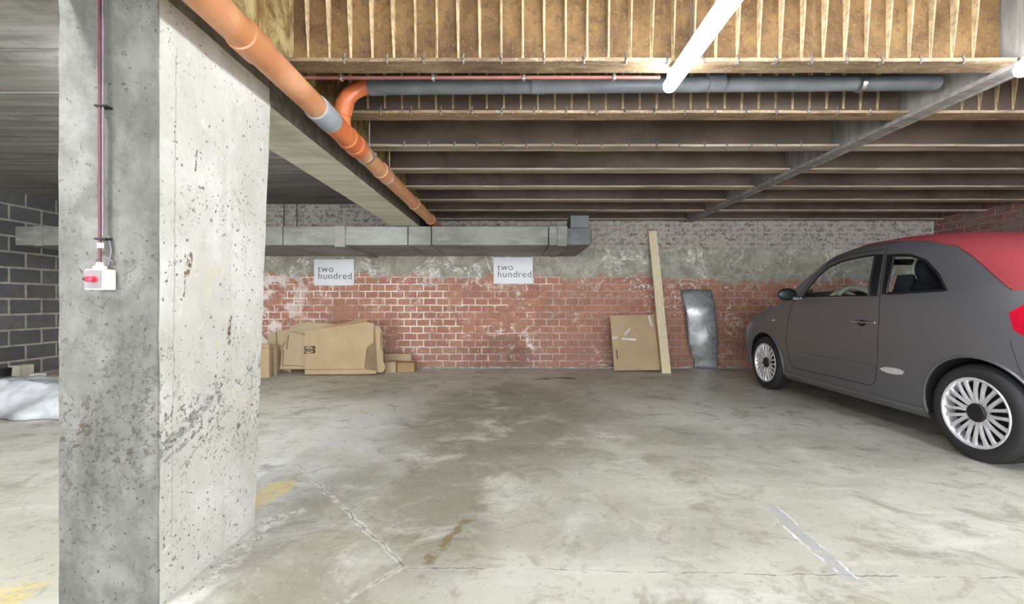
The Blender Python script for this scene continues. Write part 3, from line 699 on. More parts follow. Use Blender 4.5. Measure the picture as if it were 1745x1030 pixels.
for (q4, Yb_, rt) in (([(352,300),(362,300),(345,440),(335,440)], 6.018, 3), ([(306,440),(312,440),(300,600),(294,600)], 6.018, 3), ([(300,596),(518,604),(518,610),(300,602)], 6.018, 3), ([(232,270),(238,270),(244,440),(238,440)], 6.148, 4)):
    bm = bmesh.new(); prism(bm, lean(Z2(q4), Yb_, .09), Vector((0,.004,0))); childat(obj('crease', bm, MAT['carded']), [o_ for o_ in bpy.data.objects if o_.name.startswith('flattened_carton') and o_.type == 'EMPTY'][rt])
def cbox(q, Y0, dep, m, label, grp='small cardboard boxes', name='cardboard_box', conv=True):
    (x0, y0), (x1, y1) = (Z2(q) if conv else q)
    a, b = P(x0, y1, Y0), P(x1, y0, Y0); root = empty(name, ((a.x+b.x)/2, Y0, 0), label, 'box', grp)
    childat(obj('carton', mbox(a.x, b.x, Y0, Y0+dep, 0.001, b.z, bev=.004), m), root)
    bm = bmesh.new(); box(bm, a.x+.004, b.x-.004, Y0-.003, Y0+.0005, b.z*.88, b.z*.895); childat(obj('flap_crease', bm, MAT['carded']), root)
    return root
cbox([(62,390),(165,712)], 5.80, .06, MAT['card'], 'narrow upright carton standing just right of the pillar, leftmost of the pile')
cbox([(178,398),(236,690)], 6.0, .07, MAT['card2'], 'slim folded carton standing next to the leftmost carton')
cbox([(240,440),(268,668)], 6.075, .012, MAT['carded'], 'thin dark-edged folded carton, third upright from the pillar')
cbox([(1315,568),(1420,655)], 6.18, .2, MAT['card2'], 'small square cardboard box on the floor right of the pile')
cbox([(1432,574),(1605,650)], 6.24, .2, MAT['card3'], 'low wide cardboard box at the right end of the pile')
cbox([(1308,485),(1575,600)], 6.46, .06, MAT['card2'], 'flat cardboard box behind the two small boxes at the brick wall')
# right cardboard
r, p = card('flattened_carton', [(1047,632),(1039.5,538),(1090,537),(1116,536),(1127,631)], 6.30, MAT['card'], 'upright cardboard panel with torn tape, leaning behind the wooden plank', .10, .02, grp=None, conv=False)
bm = bmesh.new(); q = lean([(1112,533.5),(1118,534.5),(1131,631),(1127,631)], 6.30, .10); prism(bm, q, Vector((0,.06,0))); childat(obj('side_flap', bm, MAT['card3']), r)
for j, qd in enumerate(([(1043,575),(1052,573),(1052,577),(1044,579)], [(1060,576),(1083,578),(1083,581),(1060,579)], [(1063,570),(1073,559),(1074,563),(1066,572)], [(1104,538),(1107,538),(1112,556),(1109,557)])):
    bm = bmesh.new(); prism(bm, lean(qd, 6.292, .10), Vector((0,.003,0))); childat(obj('tape_scrap', bm, MAT['film']), r)
bm = bmesh.new(); prism(bm, lean([(1050,597),(1051.5,597),(1053,612),(1051.5,612)], 6.292, .10), Vector((0,.003,0))); childat(obj('hand_slot', bm, MAT['ink']), r)
# plank
bm = bmesh.new(); b0 = P(1129, 636.5, 6.17); t0 = P(1106, 394, 6.60); w = .112
q = [Vector((b0.x, 6.17, .001)), Vector((b0.x+w, 6.17, .001)), Vector((t0.x+w*.95, 6.60, t0.z)), Vector((t0.x, 6.60, t0.z))]
prism(bm, q, Vector((0,.032,.003))); bmesh.ops.bevel(bm, geom=bm.edges[:], offset=.003, segments=1, affect='EDGES')
tag(obj('wooden_plank', bm, MAT['wood']), 'long pale wooden plank leaning against the back wall in front of the cardboard panel', 'plank')
# sheet metal plate: slightly bowed
bm = bmesh.new(); nu, nv = 14, 26; G = []
for j in range(nv+1):
    v = j/nv; row = []
    py = 628+(490-628)*v
    xl = 1180+(1163-1180)*v + (6*math.sin(9*v) if v < .25 else 0)*.4; xr = 1224+(1213-1224)*v
    if v < .14: xl += 6*(1 if v < .12 else .3)
    for i in range(nu+1):
        u = i/nu; px = xl+(xr-xl)*u; Yp = 6.50+.115*v - .055*(1-(2*u-1)**2)*.6 + .012*noise.noise(Vector((u*2, v*4, 3)))
        p = P(px, py, 6.54); Yp = (6.585-.075*math.sin(PI*min(v/.72, 1)*.5) if v < .72 else 6.51+.09*((v-.72)/.28)**1.4) - .030*(1-(2*u-1)**2) + .075*(.5-u) + .010*noise.noise(Vector((u*2, v*5, 3))); p.y = Yp; p.z = max(.004, .004+(1.14-.004)*v + .012*noise.noise(Vector((u*5, 1, 7)))*(v > .95)); row.append(bm.verts.new(p))
    G.append(row)
for j in range(nv):
    for i in range(nu): bm.faces.new((G[j][i], G[j][i+1], G[j+1][i+1], G[j+1][i]))
o = obj('metal_sheet', bm, MAT['sheet'], None, True); md = o.modifiers.new('solid', 'SOLIDIFY'); md.thickness = .003
tag(o, 'bowed shiny sheet of metal standing against the brick between the plank and the car', 'metal sheet')

# ------------------------------------------------------------------ things on the floor at far left
def film(x0, x1, y0, y1, h, seed, label):
    bm = bmesh.new(); nx, ny = 46, 34; G = []
    for j in range(ny+1):
        row = []
        for i in range(nx+1):
            u, v = i/nx, j/ny; e = min(u, 1-u)*5; f = min(v, 1-v)*4; m_ = min(1, e)*min(1, f)**.6
            q = Vector((u*4, v*3, seed)); z = h*m_*(.72+.38*noise.noise(q)+.22*abs(noise.noise(q*3)))+.02*noise.noise(q*7)*m_
            x = x0+(x1-x0)*u+.05*noise.noise(q*2+Vector((9,0,0))); y = y0+(y1-y0)*v+.06*noise.noise(q*2)
            row.append(bm.verts.new((x, y, max(.004, z))))
        G.append(row)
    for j in range(ny):
        for i in range(nx): bm.faces.new((G[j][i], G[j][i+1], G[j+1][i+1], G[j+1][i]))
    o = obj('plastic_sheeting', bm, MAT['film'], None, True); tag(o, label, 'plastic sheet'); md = o.modifiers.new('solid', 'SOLIDIFY'); md.thickness = .004; md.offset = 1
    return o
film(-5.3, -3.45, 3.72, 4.72, .26, 2.3, 'crumpled heap of white plastic sheeting on the floor left of the pillar')
a = P(-6, 716, 3.70); b = P(17, 690, 3.70)
tag(obj('white_box', mbox(a.x, b.x, 3.52, 3.62, .001, b.z, bev=.008), MAT['whitepl']), 'small white box on the floor in front of the plastic sheeting', 'box')
o = mbox(P(-10,0,4.9).x, P(13,0,4.9).x, 4.9, 5.05, .001, P(0,645,4.9).z, bev=.006); tag(obj('grey_box', o, MAT['sheet']), 'light grey box behind the plastic sheeting at the left edge', 'box')
bm = bmesh.new(); lathe(bm, [(0,0),(.07,0),(.08,.18),(.085,.19),(.078,.19),(.07,.17),(0,.17)], (-5.93, 5.30, 0.001), (0,0,1), 32)
tag(obj('black_bucket', bm, MAT['blackpl'], None, True, 40), 'black bucket by the block wall at the left edge', 'bucket')
tag(obj('concrete_block', mbox(-6.24, -6.11, 5.65, 5.83, .001, .17, bev=.008), MAT['beam']), 'upright grey concrete block in front of the blockwork wall', 'block')
bt = empty('plastic_jug', (-4.5, 4.35, 0), 'white jug lid sticking out above the plastic sheeting', 'jug')
bm = bmesh.new(); lathe(bm, [(0,.001),(.085,.001),(.085,.10),(.045,.14),(.045,.16),(0,.16)], (-5.16, 4.96, .0), (0,0,1), 24); childat(obj('body', bm, MAT['film'], None, True, 40), bt)
bm = bmesh.new(); lathe(bm, [(0,.155),(.066,.155),(.066,.18),(.06,.186),(0,.186)], (-5.16, 4.96, .0), (0,0,1), 24); childat(obj('lid', bm, MAT['whitepl'], None, True, 40), bt)
bpy.data.objects['plastic_jug'].location = (-5.16, 4.96, 0)
for ch in bt.children: ch.matrix_parent_inverse = Matrix.Translation((5.16, -4.96, 0))
bm = bmesh.new()
for i in range(46):       # crumbs of mortar at the pillar foot
    x = random.uniform(-1.10, -1.02); y = random.uniform(1.5, 2.08); s = random.uniform(.0015, .0045)
    bmesh.ops.create_icosphere(bm, subdivisions=1, radius=s, matrix=Matrix.Translation((x, y, s*.6)))
tag(obj('mortar_crumbs', bm, MAT['duct']), 'white crumbs scattered along the foot of the pillar', 'crumbs', kind='stuff')

# ------------------------------------------------------------------ the small grey car with a red soft top
CARX, CARU = 3.565, 1.85
COLS = ['w0','z0','w1','z1','w2','z2','w3','z3','w4','z4','w5','z5','w6','z6','w7','z7','w8','z8','z9']
LOW = (.74,.17,.775,.22,.80,.38,.813,.60)
TB = [
 (0.00,.35,.27,.42,.30,.46,.40,.47,.50,.45,.57,.42,.60,.38,.62,.30,.635,.15,.64,.645),
 (0.05,.50,.20,.56,.25,.62,.38,.63,.52,.60,.62,.56,.66,.48,.69,.38,.71,.20,.72,.725),
 (0.15,.62,.18,.66,.22,.71,.38,.72,.54,.70,.66,.66,.72,.58,.76,.45,.785,.25,.795,.80),
 (0.30,.70,.17,.74,.22,.77,.38,.785,.57,.765,.70,.72,.78,.64,.825,.50,.85,.27,.86,.865),
 (0.50,.72,.17,.765,.22,.79,.38,.805,.58,.79,.73,.75,.83,.67,.88,.54,.90,.30,.91,.915),
 (0.70,.73,.17,.77,.22,.80,.38,.813,.60,.80,.76,.765,.86,.69,.915,.57,.94,.32,.95,.955),
 (0.90,)+LOW+(.803,.78,.772,.905,.71,.965,.61,.99,.34,1.01,1.015),
 (1.05,)+LOW+(.803,.80,.777,.95,.735,1.03,.65,1.09,.38,1.125,1.14),
 (1.20,)+LOW+(.803,.81,.780,.98,.737,1.08,.66,1.18,.40,1.23,1.25),
 (1.40,)+LOW+(.803,.82,.782,1.0,.738,1.14,.66,1.292,.41,1.345,1.36),
 (1.60,)+LOW+(.803,.82,.784,1.005,.738,1.17,.655,1.365,.41,1.42,1.435),
 (1.90,)+LOW+(.804,.83,.785,1.01,.738,1.18,.645,1.408,.41,1.465,1.478),
 (2.20,)+LOW+(.805,.83,.786,1.015,.738,1.19,.64,1.418,.41,1.475,1.488),
 (2.50,)+LOW+(.806,.84,.788,1.02,.738,1.18,.635,1.39,.40,1.45,1.462),
 (2.75,)+LOW+(.804,.85,.785,1.025,.733,1.16,.625,1.33,.39,1.395,1.41),
 (2.95,.74,.17,.775,.22,.80,.38,.810,.60,.798,.86,.775,1.025,.722,1.13,.61,1.25,.38,1.315,1.335),
 (3.10,.725,.18,.76,.23,.785,.39,.797,.60,.782,.86,.755,1.01,.70,1.10,.59,1.17,.37,1.23,1.245),
 (3.25,.705,.20,.74,.25,.762,.40,.774,.60,.756,.85,.722,.98,.67,1.04,.56,1.08,.35,1.11,1.12),
 (3.38,.66,.22,.70,.27,.725,.42,.737,.60,.716,.82,.68,.93,.63,.975,.52,1.0,.33,1.015,1.02),
 (3.48,.60,.23,.65,.28,.69,.42,.705,.60,.69,.76,.65,.86,.57,.90,.46,.92,.30,.93,.935),
 (3.55,.45,.25,.52,.30,.57,.42,.56,.58,.50,.68,.44,.72,.38,.74,.28,.755,.15,.76,.765)]
def herm(xs, ys, x):
    i = max(0, min(len(xs)-2, next((k for k in range(len(xs)-1) if x <= xs[k+1]), len(xs)-2)))
    h = xs[i+1]-xs[i]; t = max(0, min(1, (x-xs[i])/h))
    def slope(k):
        if k == 0: return (ys[1]-ys[0])/(xs[1]-xs[0])
        if k == len(xs)-1: return (ys[-1]-ys[-2])/(xs[-1]-xs[-2])
        a = (ys[k]-ys[k-1])/(xs[k]-xs[k-1]); b = (ys[k+1]-ys[k])/(xs[k+1]-xs[k])
        if a*b <= 0: return 0
        return 2*a*b/(a+b)
    m0, m1 = slope(i), slope(i+1)
    return (2*t**3-3*t*t+1)*ys[i]+(t**3-2*t*t+t)*h*m0+(-2*t**3+3*t*t)*ys[i+1]+(t**3-t*t)*h*m1
TX = [r[0] for r in TB]; TY = [[r[i+1] for r in TB] for i in range(19)]
SUB = 7
def section(u):
    q = [herm(TX, c, u) for c in TY]
    pts = [(q[2*i], q[2*i+1]) for i in range(9)]+[(0.0, q[18])]
    ext = [(2*pts[0][0]-pts[1][0], 2*pts[0][1]-pts[1][1])]+pts+[(-pts[8][0], pts[8][1])]
    out = []
    for i in range(1, len(ext)-2):
        p0, p1, p2, p3 = [Vector(e) for e in ext[i-1:i+3]]
        for k in range(SUB):
            t = k/SUB
            out.append(.5*((2*p1)+(p2-p0)*t+(2*p0-5*p1+4*p2-p3)*t*t+(3*p1-p0-3*p2+p3)*t**3))
    out.append(Vector(pts[-1]))
    return out
SC = {}
def side_w(u, z):
    k = round(u, 3)
    if k not in SC: SC[k] = section(k)
    s = SC[k]
    for a, b in zip(s[:-1], s[1:]):
        if (a.y-z)*(b.y-z) <= 0 and b.y > a.y:
            return a.x+(b.x-a.x)*(z-a.y)/(b.y-a.y)
    return s[0].x if z < s[0].y else 0
def cp(u, x, z): return Vector((x, CARU-u, z))
car = empty('car', (CARX, 5.76-CARU, 0), 'small dark grey car with a red fabric roof parked facing the back wall', 'car')

def mat_paint():
    k = M('metallic_grey_paint', .48, .6, .5)
    k.color(k.mix(k.ramp(k.noise(900, 1, .5), .3, .7), (106,106,110), (120,120,125)))
    k.set('Coat Weight', .6); k.set('Coat Roughness', .22); return k.m
def mat_glass(name, tint, tr, rough=.02):
    k = M(name, rough); nt = k.nt; out = nt.nodes['Material Output']
    t = k.n('BsdfTransparent'); t.inputs[0].default_value = (tint[0], tint[1], tint[2], 1); g = k.n('BsdfGlossy'); g.inputs['Roughness'].default_value = rough
    fr = k.n('LayerWeight'); fr.inputs[0].default_value = .5; fac = k.add(k.mul(k.math('POWER', fr.outputs['Facing'], 5.0), .8), .05)
    m_ = k.n('MixShader'); nt.links.new(fac, m_.inputs[0]); nt.links.new(t.outputs[0], m_.inputs[1]); nt.links.new(g.outputs[0], m_.inputs[2])
    nt.links.new(m_.outputs[0], out.inputs[0]); return k.m
PAINT = mat_paint(); GLASS = mat_glass('car_window_glass', (.86,.89,.90), .8); LENSG = plain('clear_lens', (200,204,210), .1, .4, .05, 10)
CH_ = plain('chrome', (214,214,216), .12, 1.0, .03, 10); BLK = plain('satin_black_trim', (22,23,26), .4, 0, .1, 30); DARK = plain('black_underbody', (14,14,15), .9, 0, .2, 20)
RUB = plain('tyre_rubber', (38,38,40), .7, 0, .2, 60, .2); ALLOY = plain('silver_alloy', (222,222,226), .3, .45, .05, 20)
FAB = plain('red_roof_fabric', (144,56,62), .75, 0, .08, 200, .15, .3); IVORY = plain('ivory_trim', (206,214,192), .5, 0, .05, 10); SEATB = plain('dark_seat_cloth', (46,50,58), .8, 0, .15, 60)
TAIL = plain('red_lamp_lens', (186,16,44), .15, 0, .1, 20); ORANGE = plain('amber_lens', (226,170,110), .2, 0, .05, 10)

bm = bmesh.new()
us = []; u = 0
fine = [0,.015,.03,.05,.075,.1,.125,.15,.18,.22,.26]+[.3+.04*i for i in range(73)]+[3.24,3.27,3.30,3.33,3.36,3.39,3.42,3.45,3.48,3.50,3.52,3.535,3.55]
fine = sorted(set(round(f, 3) for f in fine if f <= 3.55))
rows = []
for u in fine:
    s = section(u); h = [cp(u, -p.x, p.y) for p in s]+[cp(u, p.x, p.y) for p in s[-2::-1]]
    rows.append([bm.verts.new(p) for p in h])
m_ = len(rows[0]); uvl = bm.faces.layers.int.new('zone')
NV = (m_-1)//2
wl = bm.faces.layers.int.new('wind')
for i in range(len(rows)-1):
    um = (fine[i]+fine[i+1])/2
    for j in range(m_-1):
        f = bm.faces.new((rows[i][j], rows[i][j+1], rows[i+1][j+1], rows[i+1][j]))
        v = min(j, m_-2-j)
        inw = v >= 6.45*SUB
        edge_u = .96+.16*max(0, 1-(v-6.45*SUB)/(2.5*SUB))**2
        top_u = 1.46+.10*max(0, 1-(v-6.45*SUB)/(2.5*SUB))
        if inw and edge_u < um < top_u: f[wl] = 1
bm.faces.new(rows[0]); bm.faces.new(rows[-1][::-1])
FW = [(1.34,1.005),(1.40,1.105),(1.48,1.197),(1.60,1.275),(1.78,1.320),(2.0,1.335),(2.12,1.335),(2.175,1.01)]
RW = [(2.345,1.02),(2.305,1.318),(2.45,1.298),(2.58,1.25),(2.72,1.14),(2.815,1.035)]
DR = [(1.20,.31),(1.15,.45),(1.13,.6),(1.15,.80),(1.20,.96),(1.285,1.03),(1.36,1.135),(1.45,1.235),(1.59,1.318),(1.78,1.362),(2.02,1.375),(2.215,1.370),(2.255,1.18),(2.29,1.0),(2.30,.8),(2.295,.55),(2.26,.36),(2.2,.31)]
BP1 = [(2.12,1.335),(2.203,1.335),(2.262,1.01),(2.175,1.01)]; BP2 = [(2.235,1.330),(2.305,1.318),(2.345,1.02),(2.30,1.015),(2.27,1.18)]
TL = [(3.17,.90),(3.25,.965),(3.36,.93),(3.40,.82),(3.30,.74),(3.2,.80)]
RWN = [(-.46,1.12),(-.46,1.24),(-.40,1.275),(.40,1.275),(.46,1.24),(.46,1.12)]
FABL = [(1.52,1.50),(1.56,1.425),(1.70,1.432),(2.0,1.440),(2.3,1.425),(2.52,1.392),(2.74,1.325),(2.86,1.25),(3.16,1.025),(3.7,1.025)]
def arch(uc, n=26, r=.338): return [(uc+r*math.cos(PI*k/n*1.2-.1*PI), .292+r*math.sin(PI*k/n*1.2-.1*PI)) for k in range(n+1)]
AF, AR = arch(.70), arch(3.0)
def cut(poly, axis='s', closed=True, um=None):
    us_ = [p[0] for p in poly]; zs_ = [p[1] for p in poly]; pad = .05
    n = len(poly)
    for i in range(n if closed else n-1):
        a, b = poly[i], poly[(i+1) % n]
        u0, u1 = min(a[0], b[0])-pad, max(a[0], b[0])+pad; z0, z1 = min(a[1], b[1])-pad, max(a[1], b[1])+pad
        fs = []
        for f in bm.faces:
            c = f.calc_center_median()
            p = (CARU-c.y, c.z) if axis == 's' else (c.x, c.z)
            if axis == 'b' and CARU-c.y < 2.7: continue
            if u0 <= p[0] <= u1 and z0 <= p[1] <= z1: fs.append(f)
        if not fs: continue
        g = list(set(fs) | set(e for f in fs for e in f.edges) | set(v for f in fs for v in f.verts))
        if axis == 's': co = cp(a[0], 0, a[1]); d = cp(b[0], 0, b[1])-co; no = Vector((0, -d.z, d.y))
        else: co = Vector((a[0], 0, a[1])); d = Vector((b[0], 0, b[1]))-co; no = Vector((-d.z, 0, d.x))
        bmesh.ops.bisect_plane(bm, geom=g, plane_co=co, plane_no=no.normalized(), dist=1e-5)
def inside(p, poly):
    c = False; n = len(poly)
    for i in range(n):
        (x0, y0), (x1, y1) = poly[i], poly[(i+1) % n]
        if (y0 > p[1]) != (y1 > p[1]) and p[0] < (x1-x0)*(p[1]-y0)/(y1-y0)+x0: c = not c
    return c
for pl in (FW, RW, DR, BP1, BP2, TL): cut(pl)
cut(AF, closed=False); cut(AR, closed=False); cut(FABL, closed=False); cut(RWN, 'b')
FABP = FABL+[(3.7, 1.7), (1.52, 1.7)]
groups = {}
for f in bm.faces:
    c = f.calc_center_median(); p = (CARU-c.y, c.z); side = 'L' if c.x < 0 else 'R'; k = 'body'
    if f[wl]: k = 'wind'
    elif p[1] < .75 and abs(c.x) > .3 and ((p[0]-.7)**2+(p[1]-.292)**2 < .3376**2 or (p[0]-3.0)**2+(p[1]-.292)**2 < .3376**2 or ((abs(p[0]-.7) < .33 or abs(p[0]-3.0) < .33) and p[1] < .25)): k = 'hole'
    elif inside(p, FW): k = 'fw'+side
    elif inside(p, RW): k = 'rw'+side
    elif inside(p, BP1) or inside(p, BP2): k = 'bp'+side
    elif inside(p, DR): k = 'dr'+side
    elif inside(p, TL) : k = 'tl'+side
    elif p[0] > 2.72 and inside((c.x, c.z), RWN): k = 'rwin'
    elif inside(p, FABP): k = 'fab'
    groups.setdefault(k, []).append(f)
def split(keys, name, m, parent=None, label=None, solid=None):
    keep = set(v for k in keys for v in groups.get(k, []))
    b2 = bmesh.new(); mp_ = {}
    for f in keep:
        vs = []
        for v in f.verts:
            if v not in mp_: mp_[v] = b2.verts.new(v.co)
            vs.append(mp_[v])
        try: b2.faces.new(vs)
        except ValueError: pass
    me = bpy.data.meshes.new(name); bmesh.ops.recalc_face_normals(b2, faces=b2.faces[:]); b2.to_mesh(me); b2.free()
    me.materials.append(m); me.polygons.foreach_set('use_smooth', [True]*len(me.polygons)); me.set_sharp_from_angle(angle=math.radians(50))
    o = bpy.data.objects.new(name, me); col.objects.link(o); o.parent = parent or car
    if solid: md = o.modifiers.new('solid', 'SOLIDIFY'); md.thickness = solid; md.offset = 0
    if label: o['label'] = label
    return o
split(['body'], 'body_shell', PAINT)
dl = split(['drL'], 'door', PAINT); dr_ = split(['drR'], 'door', PAINT)
split(['fwL'], 'window_glass', GLASS, dl); split(['fwR'], 'window_glass', GLASS, dr_)
split(['rwL'], 'quarter_window', GLASS); split(['rwR'], 'quarter_window', GLASS)
split(['bpL'], 'pillar_trim', BLK, None, 'black door pillar'); split(['bpR'], 'pillar_trim', BLK, None, 'black door pillar')
split(['wind'], 'windshield', GLASS)
ft = split(['fab'], 'soft_top', FAB, None, 'red fabric roof'); split(['rwin'], 'rear_window', BLK, ft, 'dark rear window')
split(['tlL'], 'tail_lamp', TAIL); split(['tlR'], 'tail_lamp', TAIL)
bm.free()
def sp(u, z, sgn, off=0): return cp(u, sgn*(side_w(u, z)+off), z)
def dense(poly, closed=True, step=.03):
    out = []; n = len(poly)
    for i in range(n if closed else n-1):
        a, b = poly[i], poly[(i+1) % n]; L = math.hypot(b[0]-a[0], b[1]-a[1]); k = max(1, int(L/step))
        for j in range(k): out.append((a[0]+(b[0]-a[0])*j/k, a[1]+(b[1]-a[1])*j/k))
    if not closed: out.append(poly[-1])
    return out
def cobj(name, bm_, m, parent=None, smooth=True, ang=45, label=None):
    o = obj(name, bm_, m, parent or car, smooth, ang)
    if label: o['label'] = label
    return o
for sgn, door in ((-1, dl), (1, dr_)):
    b = bmesh.new(); tube(b, [sp(u, z, sgn, -.001) for u, z in dense(DR)], .0035, 6, closed=True); cobj('door_seam', b, BLK, door)
    b = bmesh.new(); tube(b, [sp(u, z, sgn, -.002) for u, z in dense(FW)], .008, 8, closed=True); cobj('window_seal', b, BLK, door)
    b = bmesh.new(); tube(b, [sp(u, z, sgn, -.002) for u, z in dense(RW)], .009, 8, closed=True); cobj('window_seal', b, BLK)
    b = bmesh.new(); tube(b, [sp(u, z, sgn, .003) for u, z in dense([(1.27,1.0),(1.6,1.0),(2.0,1.003),(2.285,1.003)], False)], .005, 8); cobj('waist_strip', b, CH_, door)
    # handle: recess, bar and mounts
    b = bmesh.new(); tube(b, [sp(u, .802, sgn, .008+.016*math.sin(PI*(u-2.02)/.23)) for u in [2.02+.23*i/12 for i in range(13)]], [.006]+[.009]*11+[.006], 10); cobj('door_handle', b, CH_, door)
    b = bmesh.new(); bmesh.ops.create_uvsphere(b, u_segments=20, v_segments=10, radius=1, matrix=Matrix.Translation(sp(2.13, .79, sgn, -.004)) @ Matrix.Diagonal((.008,.05,.03,1))); cobj('handle_recess', b, DARK, door)
    # side moulding along the door and its bright end behind it
    def strip(u0, u1, z, h, d, m, name, parent, taper=.02):
        b = bmesh.new(); n = 26; prev = None
        for i in range(n+1):
            u = u0+(u1-u0)*i/n; e = min(1, (u-u0)/taper+.05, (u1-u)/taper+.05); hh = h*e**.5
            r = [b.verts.new(sp(u, z+dz*hh, sgn, dd)) for dz, dd in ((-.5,-.004),(-.42,d*.8),(0,d),(.42,d*.8),(.5,-.004))]
            if prev:
                for j in range(4): b.faces.new((prev[j], prev[j+1], r[j+1], r[j]))
            prev = r
        return cobj(name, b, m, parent)
    strip(1.22, 2.27, .455, .05, .012, PAINT, 'side_moulding', door)
    strip(2.325, 2.53, .458, .05, .014, ALLOY, 'side_moulding', None, .06)
    strip(.86, .93, .765, .022, .008, LENSG, 'side_repeater', None, .02)
    # arch lips
    for uc in (.70, 3.0):
        b = bmesh.new(); A = [(uc+.338*math.cos(t), .292+.338*math.sin(t)) for t in [PI*k/30*1.14-.07*PI for k in range(31)]]
        tube(b, [sp(u, max(z, .2), sgn, -.002) for u, z in A], .009, 8); cobj('arch_lip', b, PAINT)
        b = bmesh.new(); prev = None       # dark liner inside the arch
        for k in range(31):
            t = PI*k/30*1.14-.07*PI; u, z = uc+.336*math.cos(t), .292+.336*math.sin(t)
            r = [b.verts.new(cp(u, sgn*(side_w(u, max(z,.2))-.006), z)), b.verts.new(cp(u, sgn*.50, z))]
            if prev: b.faces.new((prev[0], prev[1], r[1], r[0]))
            prev = r
        ctr = [b.verts.new(cp(uc+.336*math.cos(PI*k/30*1.14-.07*PI), sgn*.50, .292+.336*math.sin(PI*k/30*1.14-.07*PI))) for k in range(31)]
        b.faces.new(ctr); cobj('wheel_arch_liner', b, DARK, None, False)
    # mirror
    mc = Vector((sgn*.885, CARU-1.27, 1.035)); b = bmesh.new()
    bmesh.ops.create_uvsphere(b, u_segments=28, v_segments=16, radius=1)
    for v in b.verts:
        x, y, z = v.co; f_ = 1-.25*max(0, y); v.co = mc+Vector((x*.095*f_, (y*.055 if y > 0 else y*.025), z*.062*f_))
    mo = cobj('side_mirror', b, BLK, door, True, 60)
    b = bmesh.new(); tube(b, [sp(1.28, .985, sgn, -.01), mc+Vector((-sgn*.05, .0, -.035))], [.022, .018], 12); cobj('mirror_arm', b, PAINT, door)
    b = bmesh.new(); lathe(b, [(0,0),(.02,0),(.02,.01),(0,.014)], sp(1.30, .992, sgn, .004), (sgn,0,0), 16); cobj('mirror_bezel', b, CH_, door)
    # headlamp and lower lamp
    b = bmesh.new(); lathe(b, [(0,.035),(.05,.03),(.085,.0),(.095,-.03),(.10,-.06)], cp(.13, sgn*.545, .715), Vector((sgn*.45,1,.25)), 32); cobj('headlamp', b, LENSG)
    b = bmesh.new(); lathe(b, [(0,.02),(.035,.015),(.05,-.01),(.052,-.04)], cp(.06, sgn*.52, .50), Vector((sgn*.5,1,.1)), 24); cobj('daylight_lamp', b, LENSG)
# bumper, sill and shut lines
for uz in ([(.93,.30),(.97,.62),(1.00,.84),(1.04,.93)],):
    for sgn in (-1, 1):
        b = bmesh.new(); tube(b, [sp(u, z, sgn, -.001) for u, z in dense([(1.08,.975),(1.0,.955),(.80,.885),(.55,.82),(.32,.74)], False)], .003, 6); cobj('bonnet_seam', b, BLK)
        b = bmesh.new(); tube(b, [sp(u, z, sgn, -.001) for u, z in dense([(3.19,.74),(3.22,.64),(3.25,.55),(3.32,.5)], False)], .003, 6); cobj('bumper_seam', b, BLK)
        b = bmesh.new(); tube(b, [sp(u, .225, sgn, -.001) for u in [1.06+.05*i for i in range(33)]], .02, 8); cobj('sill', b, PAINT)
        b = bmesh.new(); tube(b, [sp(u, z+.006, sgn, .002) for u, z in dense([p for p in FABL if 1.6 < p[0] < 3.3], False, .05)], .006, 8); cobj('roof_edge_trim', b, FAB)
b = bmesh.new(); box(b, -.68, .68, CARU-3.35, CARU-.25, .20, .30); cobj('underbody', b, DARK, None, False)
b = bmesh.new(); box(b, -.45, .45, CARU-.04, CARU-.0+.004, .30, .44, bev=.02); cobj('front_grille', b, BLK)
# wheels
def wheel(u, sgn):
    c = cp(u, sgn*.800, .292); ax = Vector((sgn, 0, 0)); b = bmesh.new()
    lathe(b, [(.205,-.17),(.25,-.178),(.278,-.165),(.290,-.14),(.292,-.09),(.290,-.045),(.280,-.018),(.262,-.006),(.240,-.002),(.218,-.006),(.207,-.014),(.20,-.03),(.20,-.16)], c, ax, 72, True)
    w = cobj('wheel', b, RUB, None, True, 40)
    for g in (-.12, -.09, -.06):
        b = bmesh.new(); lathe(b, [(.2905,g-.003),(.2925,g-.003),(.2925,g+.003),(.2905,g+.003)], c, ax, 60, True); cobj('tread_groove', b, DARK, w)
    b = bmesh.new(); lathe(b, [(.198,-.16),(.198,-.03),(.207,-.016),(.212,-.006),(.207,-.002),(.199,-.004),(.190,-.016),(.188,-.05),(.188,-.16)], c, ax, 64, True)
    s, t = Vector((0,1,0)), Vector((0,0,1))
    def pt(r, a, h): return c+ax*h+s*(r*math.cos(a))+t*(r*math.sin(a))
    for i in range(20):
        a = 2*PI*i/20; pair = 1 if i % 2 == 0 else -1; a0 = a+pair*.075; a1 = a-pair*.02+.0
        L = []
        for r, w_, h, aa in ((.05,.014,-.028,a0),(.09,.011,-.016,(a0*2+a)/3),(.14,.0105,-.010,a),(.175,.012,-.010,a1),(.196,.017,-.012,a1)):
            d = w_/r/1.0*1.02
            L.append([b.verts.new(pt(r, aa-d, h-.012)), b.verts.new(pt(r, aa-d*.65, h)), b.verts.new(pt(r, aa+d*.65, h)), b.verts.new(pt(r, aa+d, h-.012))])
        for A, B in zip(L[:-1], L[1:]):
            for j in range(3): b.faces.new((A[j], A[j+1], B[j+1], B[j]))
            b.faces.new((A[3], A[0], B[0], B[3]))
    cobj('rim', b, ALLOY, w, True, 35)
    b = bmesh.new(); lathe(b, [(0,-.075),(.19,-.075),(.19,-.08),(0,-.08)], c, ax, 40); cobj('brake_backing', b, DARK, w)
    b = bmesh.new(); lathe(b, [(0,-.006),(.03,-.007),(.052,-.013),(.056,-.02),(.056,-.05),(0,-.05)], c, ax, 36); cobj('hub_cap', b, BLK, w, label='dark hub cap')
for u in (.70, 3.0):
    for sgn in (-1, 1): wheel(u, sgn)
